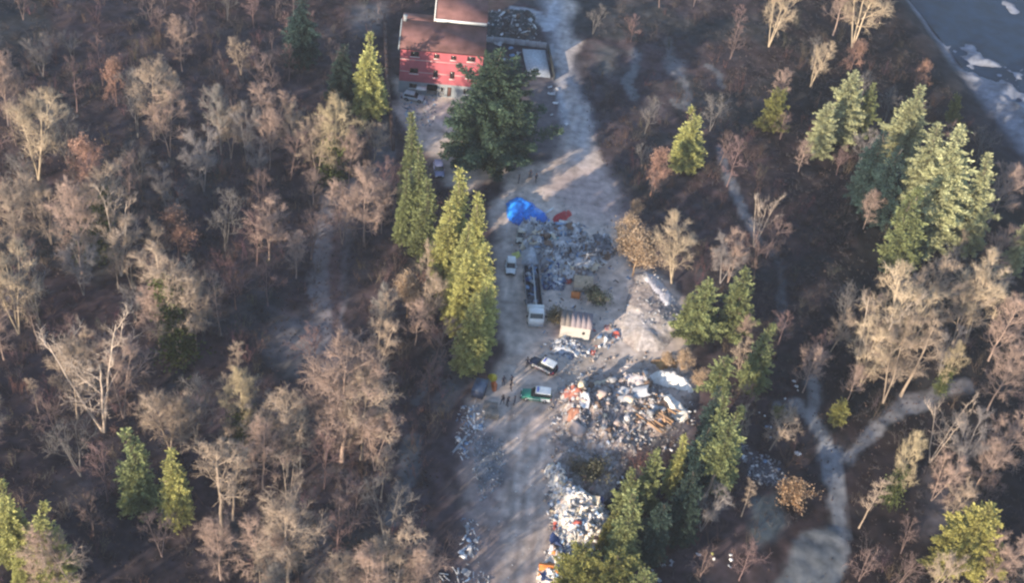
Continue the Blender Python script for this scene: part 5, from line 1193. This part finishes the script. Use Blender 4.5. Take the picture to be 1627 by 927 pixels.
link('bumper', MB().box((bl+2.6, 0, .6), (.15, 2.3, .3)).mesh('bumper', M_GREYP), tk)
r_ = np.random.RandomState(12)
ca_, sa_ = math.cos(ta), math.sin(ta)
for k in range(30):
    u, v = .5+(bl-1)*r_.rand(), (r_.rand()-.5)*1.9; kd = ['sheet', 'box', 'bag', 'panel', 'tyre'][r_.randint(5)]; cn = ['dark', 'deep blue', 'blue-grey', 'dark', 'light grey', 'dark'][r_.randint(6)]
    o = link(NAME[kd], piece_mesh(kd, cn), None, (p0.x+ca_*u-sa_*v, p0.y+sa_*u+ca_*v, tk.location.z+1.1+.35*r_.rand())); o.rotation_euler = (r_.normal()*.3, r_.normal()*.3, r_.rand()*6); s = .6+.3*r_.rand(); o.scale = (s, s, s)
    tag(o, '%s %s loaded on the bed of the long truck' % (cn, WORD[kd]), WORD[kd].replace('crumpled ', ''), '%s %s on the truck bed' % (cn, PLUR[kd]))
# dark blue box trailer and pallets west of the people
tp = GP(757, 636); tr = empty('box_trailer', tp, R(80), 'dark blue box trailer below the end of the spruce row', 'trailer')
link('box_body', MB().box((1.2, 0, 1.1), (2.6, 1.7, 1.4)).mesh('box_body', mat('navy_box', (.03,.045,.09), rough=.5)), tr); link('box_top', MB().box((1.2, 0, 1.83), (2.65, 1.75, .06)).mesh('box_top', mat('box_lid', (.08,.11,.17), rough=.5)), tr)
link('drawbar', MB().box((-.6, 0, .5), (1.1, .1, .1)).mesh('drawbar', M_STEEL), tr)
for s in (-1, 1): wheel(tr, 1.2, s*.8, .32, .2)
for k, (x, y) in enumerate([(774, 646), (785, 648), (775, 660), (786, 662)]):
    p = GP(x, y)
    for j in range(3 if k < 2 else 5):
        e = empty('pallet', (p.x, p.y, p.z+j*.17), R(85+j*3+k*2), ['grey pallet in the low stack under the trailer', 'grey pallet in the stack closest to the people', 'grey pallet in the taller stack on the wood side', 'grey pallet in the taller stack on the road side'][k], 'pallet', ['low pallet stack by the trailer', 'pallet stack by the people', 'tall pallet stack by the wood', 'tall pallet stack by the road'][k])
        for q in range(5): link('slat', piece_slat if 'piece_slat' in globals() else globals().setdefault('piece_slat', MB().box((0, 0, 0), (1.25, .14, .03), col=(.33,.29,.26)).mesh('slat', M_PAINT)), e, (0, -.42+q*.21, .14))
        for q in (-.55, 0, .55): link('bearer', globals().setdefault('piece_bearer', MB().box((0, 0, 0), (.1, .98, .1), col=(.25,.22,.19)).mesh('bearer', M_PAINT)), e, (q, 0, .07))
heap('yellow_sheet', [(777,598),(790,598),(792,607),(779,609)], .9, 'crumpled yellow sheet at the roadside beside the people', 'sheet', cols=((.62,.48,.04),(.5,.5,.08)), m=M_TARP, seed=31, edge=.5, step=.15)
heap('orange_sheet', [(779,609),(791,607),(790,622),(783,625)], .8, 'crumpled orange sheet just below the yellow one', 'sheet', cols=((.62,.16,.04),(.7,.22,.06)), m=M_TARP, seed=32, edge=.5, step=.15)

# ------------------------------------------------------------------ people
def person_mesh(pose, top=(.015, .02, .045), legs=(.015, .018, .035), hair=(.03, .02, .015)):
    """one continuous figure, 1.76 m: skeleton with radii, skinned"""
    J = {}; E = []
    def j(n, co, r, par=None): J[n] = (len(J), co, r); (E.append((J[par][0], J[n][0])) if par else None)
    st = pose.get('stride', .0); ar = pose.get('arm', .25); bend = pose.get('bend', 0.0)
    j('pelvis', (0, 0, .96), .15); j('waist', (0, bend*.1, 1.12), .13, 'pelvis'); j('chest', (0, bend*.25, 1.33), .165, 'waist'); j('neckb', (0, bend*.36, 1.47), .085, 'chest'); j('neck', (0, bend*.42, 1.54), .055, 'neckb'); j('skull', (0, bend*.5+.01, 1.62), .088, 'neck'); j('crown', (0, bend*.52, 1.71), .078, 'skull')
    j('nose', (0, bend*.5+.105, 1.62), .018, 'skull')
    for s, sn in ((-1, 'a'), (1, 'b')):
        f = st*s
        j('hip'+sn, (s*.1, 0, .90), .105, 'pelvis'); j('knee'+sn, (s*.12, f*.5+.03, .49), .068, 'hip'+sn); j('ankle'+sn, (s*.13, f*.95, .09), .045, 'knee'+sn); j('toe'+sn, (s*.15, f*.95+.19, .04), .04, 'ankle'+sn)
        a = ar if s > 0 else pose.get('arm2', ar); b = pose.get('elbow', .35)
        sh = (s*.2, bend*.3, 1.41); el = (s*(.24+a*.12), bend*.3-.02+f*-.25, 1.13); wr = (s*(.24+a*.1), bend*.3+b*.4-f*.3, .93+b*.35)
        j('sh'+sn, sh, .07, 'chest'); j('el'+sn, el, .048, 'sh'+sn); j('wr'+sn, wr, .034, 'el'+sn)
        dx = np.array(wr)-np.array(el); dx = dx/np.linalg.norm(dx); pm = np.array(wr)+dx*.08; j('palm'+sn, tuple(pm), .034, 'wr'+sn)
        for q in range(4):
            o = np.array(((q-1.5)*.02, 0, 0)); ln = (.055, .065, .062, .048)[q]; k1 = pm+dx*.035+o; k2 = k1+dx*ln*.6+np.array((-s*.008, 0, -.008)); k3 = k2+dx*ln*.4+np.array((-s*.016, 0, -.014))
            j('f%d%s' % (q, sn), tuple(k1), .010, 'palm'+sn); j('g%d%s' % (q, sn), tuple(k2), .009, 'f%d%s' % (q, sn)); j('h%d%s' % (q, sn), tuple(k3), .008, 'g%d%s' % (q, sn))
        t1 = np.array(wr)+dx*.05+np.array((-s*.035, .02, 0)); t2 = t1+dx*.04+np.array((-s*.015, .01, 0)); j('t'+sn, tuple(t1), .012, 'palm'+sn); j('u'+sn, tuple(t2), .009, 't'+sn)
    me = bpy.data.meshes.new('body'); me.from_pydata([v[1] for v in J.values()], E, []); o = bpy.data.objects.new('tmp', me); COL.objects.link(o)
    md = o.modifiers.new('s', 'SKIN')
    for i, v in enumerate(J.values()): me.skin_vertices[0].data[i].radius = (v[2], v[2]*(.72 if v[1][2] > 1.0 and abs(v[1][0]) < .05 and v[1][2] < 1.4 else 1))
    me.skin_vertices[0].data[0].use_root = True
    o.modifiers.new('u', 'SUBSURF').levels = 1
    dg = bpy.context.evaluated_depsgraph_get(); out = bpy.data.meshes.new_from_object(o.evaluated_get(dg)); bpy.data.objects.remove(o)
    hands = [v[1] for k, v in J.items() if k.startswith('palm')]
    ca = out.color_attributes.new('Col', 'FLOAT_COLOR', 'POINT'); sk = (.45, .28, .2)
    for i, v in enumerate(out.vertices):
        z = v.co.z; c = legs
        if z > 1.0: c = top
        if z < .1: c = (.02, .018, .016)
        if any((v.co-Vector(h)).length < .13 for h in hands): c = sk
        if z > 1.53: c = sk
        ca.data[i].color = (*c, 1)
    out.materials.clear(); out.materials.append(M_PAINT); out.polygons.foreach_set('use_smooth', [True]*len(out.polygons)); out.name = 'body'; return out, (0, bend*.52, 1.66), hair
def hair_mesh(c, col, cap=False):
    m = MB(); n = 10; V = [(c[0], c[1], c[2]+.135)]
    for k, (rr, zz) in enumerate(((.07, .12), (.105, .07), (.108, .01))):
        for i in range(n): V.append((c[0]+math.cos(i*6.283/n)*rr, c[1]-.012+math.sin(i*6.283/n)*rr*1.12, c[2]+zz))
    F1 = [(0, 1+i, 1+(i+1) % n) for i in range(n)]; m.add(V, F1, col); b = np.array([(1+k*n+i, 1+(k+1)*n+i, 1+(k+1)*n+(i+1) % n, 1+k*n+(i+1) % n) for k in range(2) for i in range(n)]); m.f.append(b); cc = np.ones((len(b), 4)); cc[:, :3] = col; m.c.append(cc); m.v.append(np.zeros((0, 3)))
    if cap: m.box((c[0], c[1]+.15, c[2]+.04), (.16, .12, .015), col=col)
    return m.mesh('cap' if cap else 'hair', M_PAINT, True)
PM = [person_mesh({'stride': .0, 'elbow': .5}), person_mesh({'stride': .22, 'elbow': .3, 'arm': .4}), person_mesh({'stride': .1, 'elbow': .1, 'arm': .9, 'bend': .1}), person_mesh({'stride': .05, 'elbow': .7, 'bend': .35})]
HM = [hair_mesh(PM[k][1], (.03, .02, .015) if k % 2 else (.012, .015, .035), k % 2 == 0) for k in range(4)]
for x, y, k, rz, lab in [(799, 612, 0, 200, 'person in dark clothes standing alone beside the orange sheet'), (812, 612, 2, 40, 'person in dark jacket, arms apart, uppermost by the green car nose'), (811, 620, 1, 250, 'person in dark uniform bending close behind the one with arms apart'),
  (798, 642, 1, 150, 'person in dark clothes walking, nearest the pallets'), (805, 646, 3, 300, 'person in dark clothes leaning forward, middle of the lower three'), (817, 644, 0, 90, 'person in dark clothes standing closest to the green car'),
  (837, 583, 2, 20, 'person in dark clothes standing at the bonnet of the navy car'), (824, 291, 0, 90, 'person in dark clothes at the edge of the cedar shade, west of three'), (842, 282, 3, 180, 'person in dark clothes under the cedar edge, middle of three'),
  (851, 289, 1, 220, 'person in dark clothes on the open gravel, east of three'), (693, 141, 0, 180, 'person in dark clothes in the doorway yard of the red house')]:
    p = GP(x, y); e = empty('person', (p.x, p.y, zt(p.x, p.y)), R(rz), lab, 'person', 'people on the site'); e.scale = (1.05, 1.05, 1.05)
    link('body', PM[k][0], e); link('cap' if k % 2 == 0 else 'hair', HM[k], e)
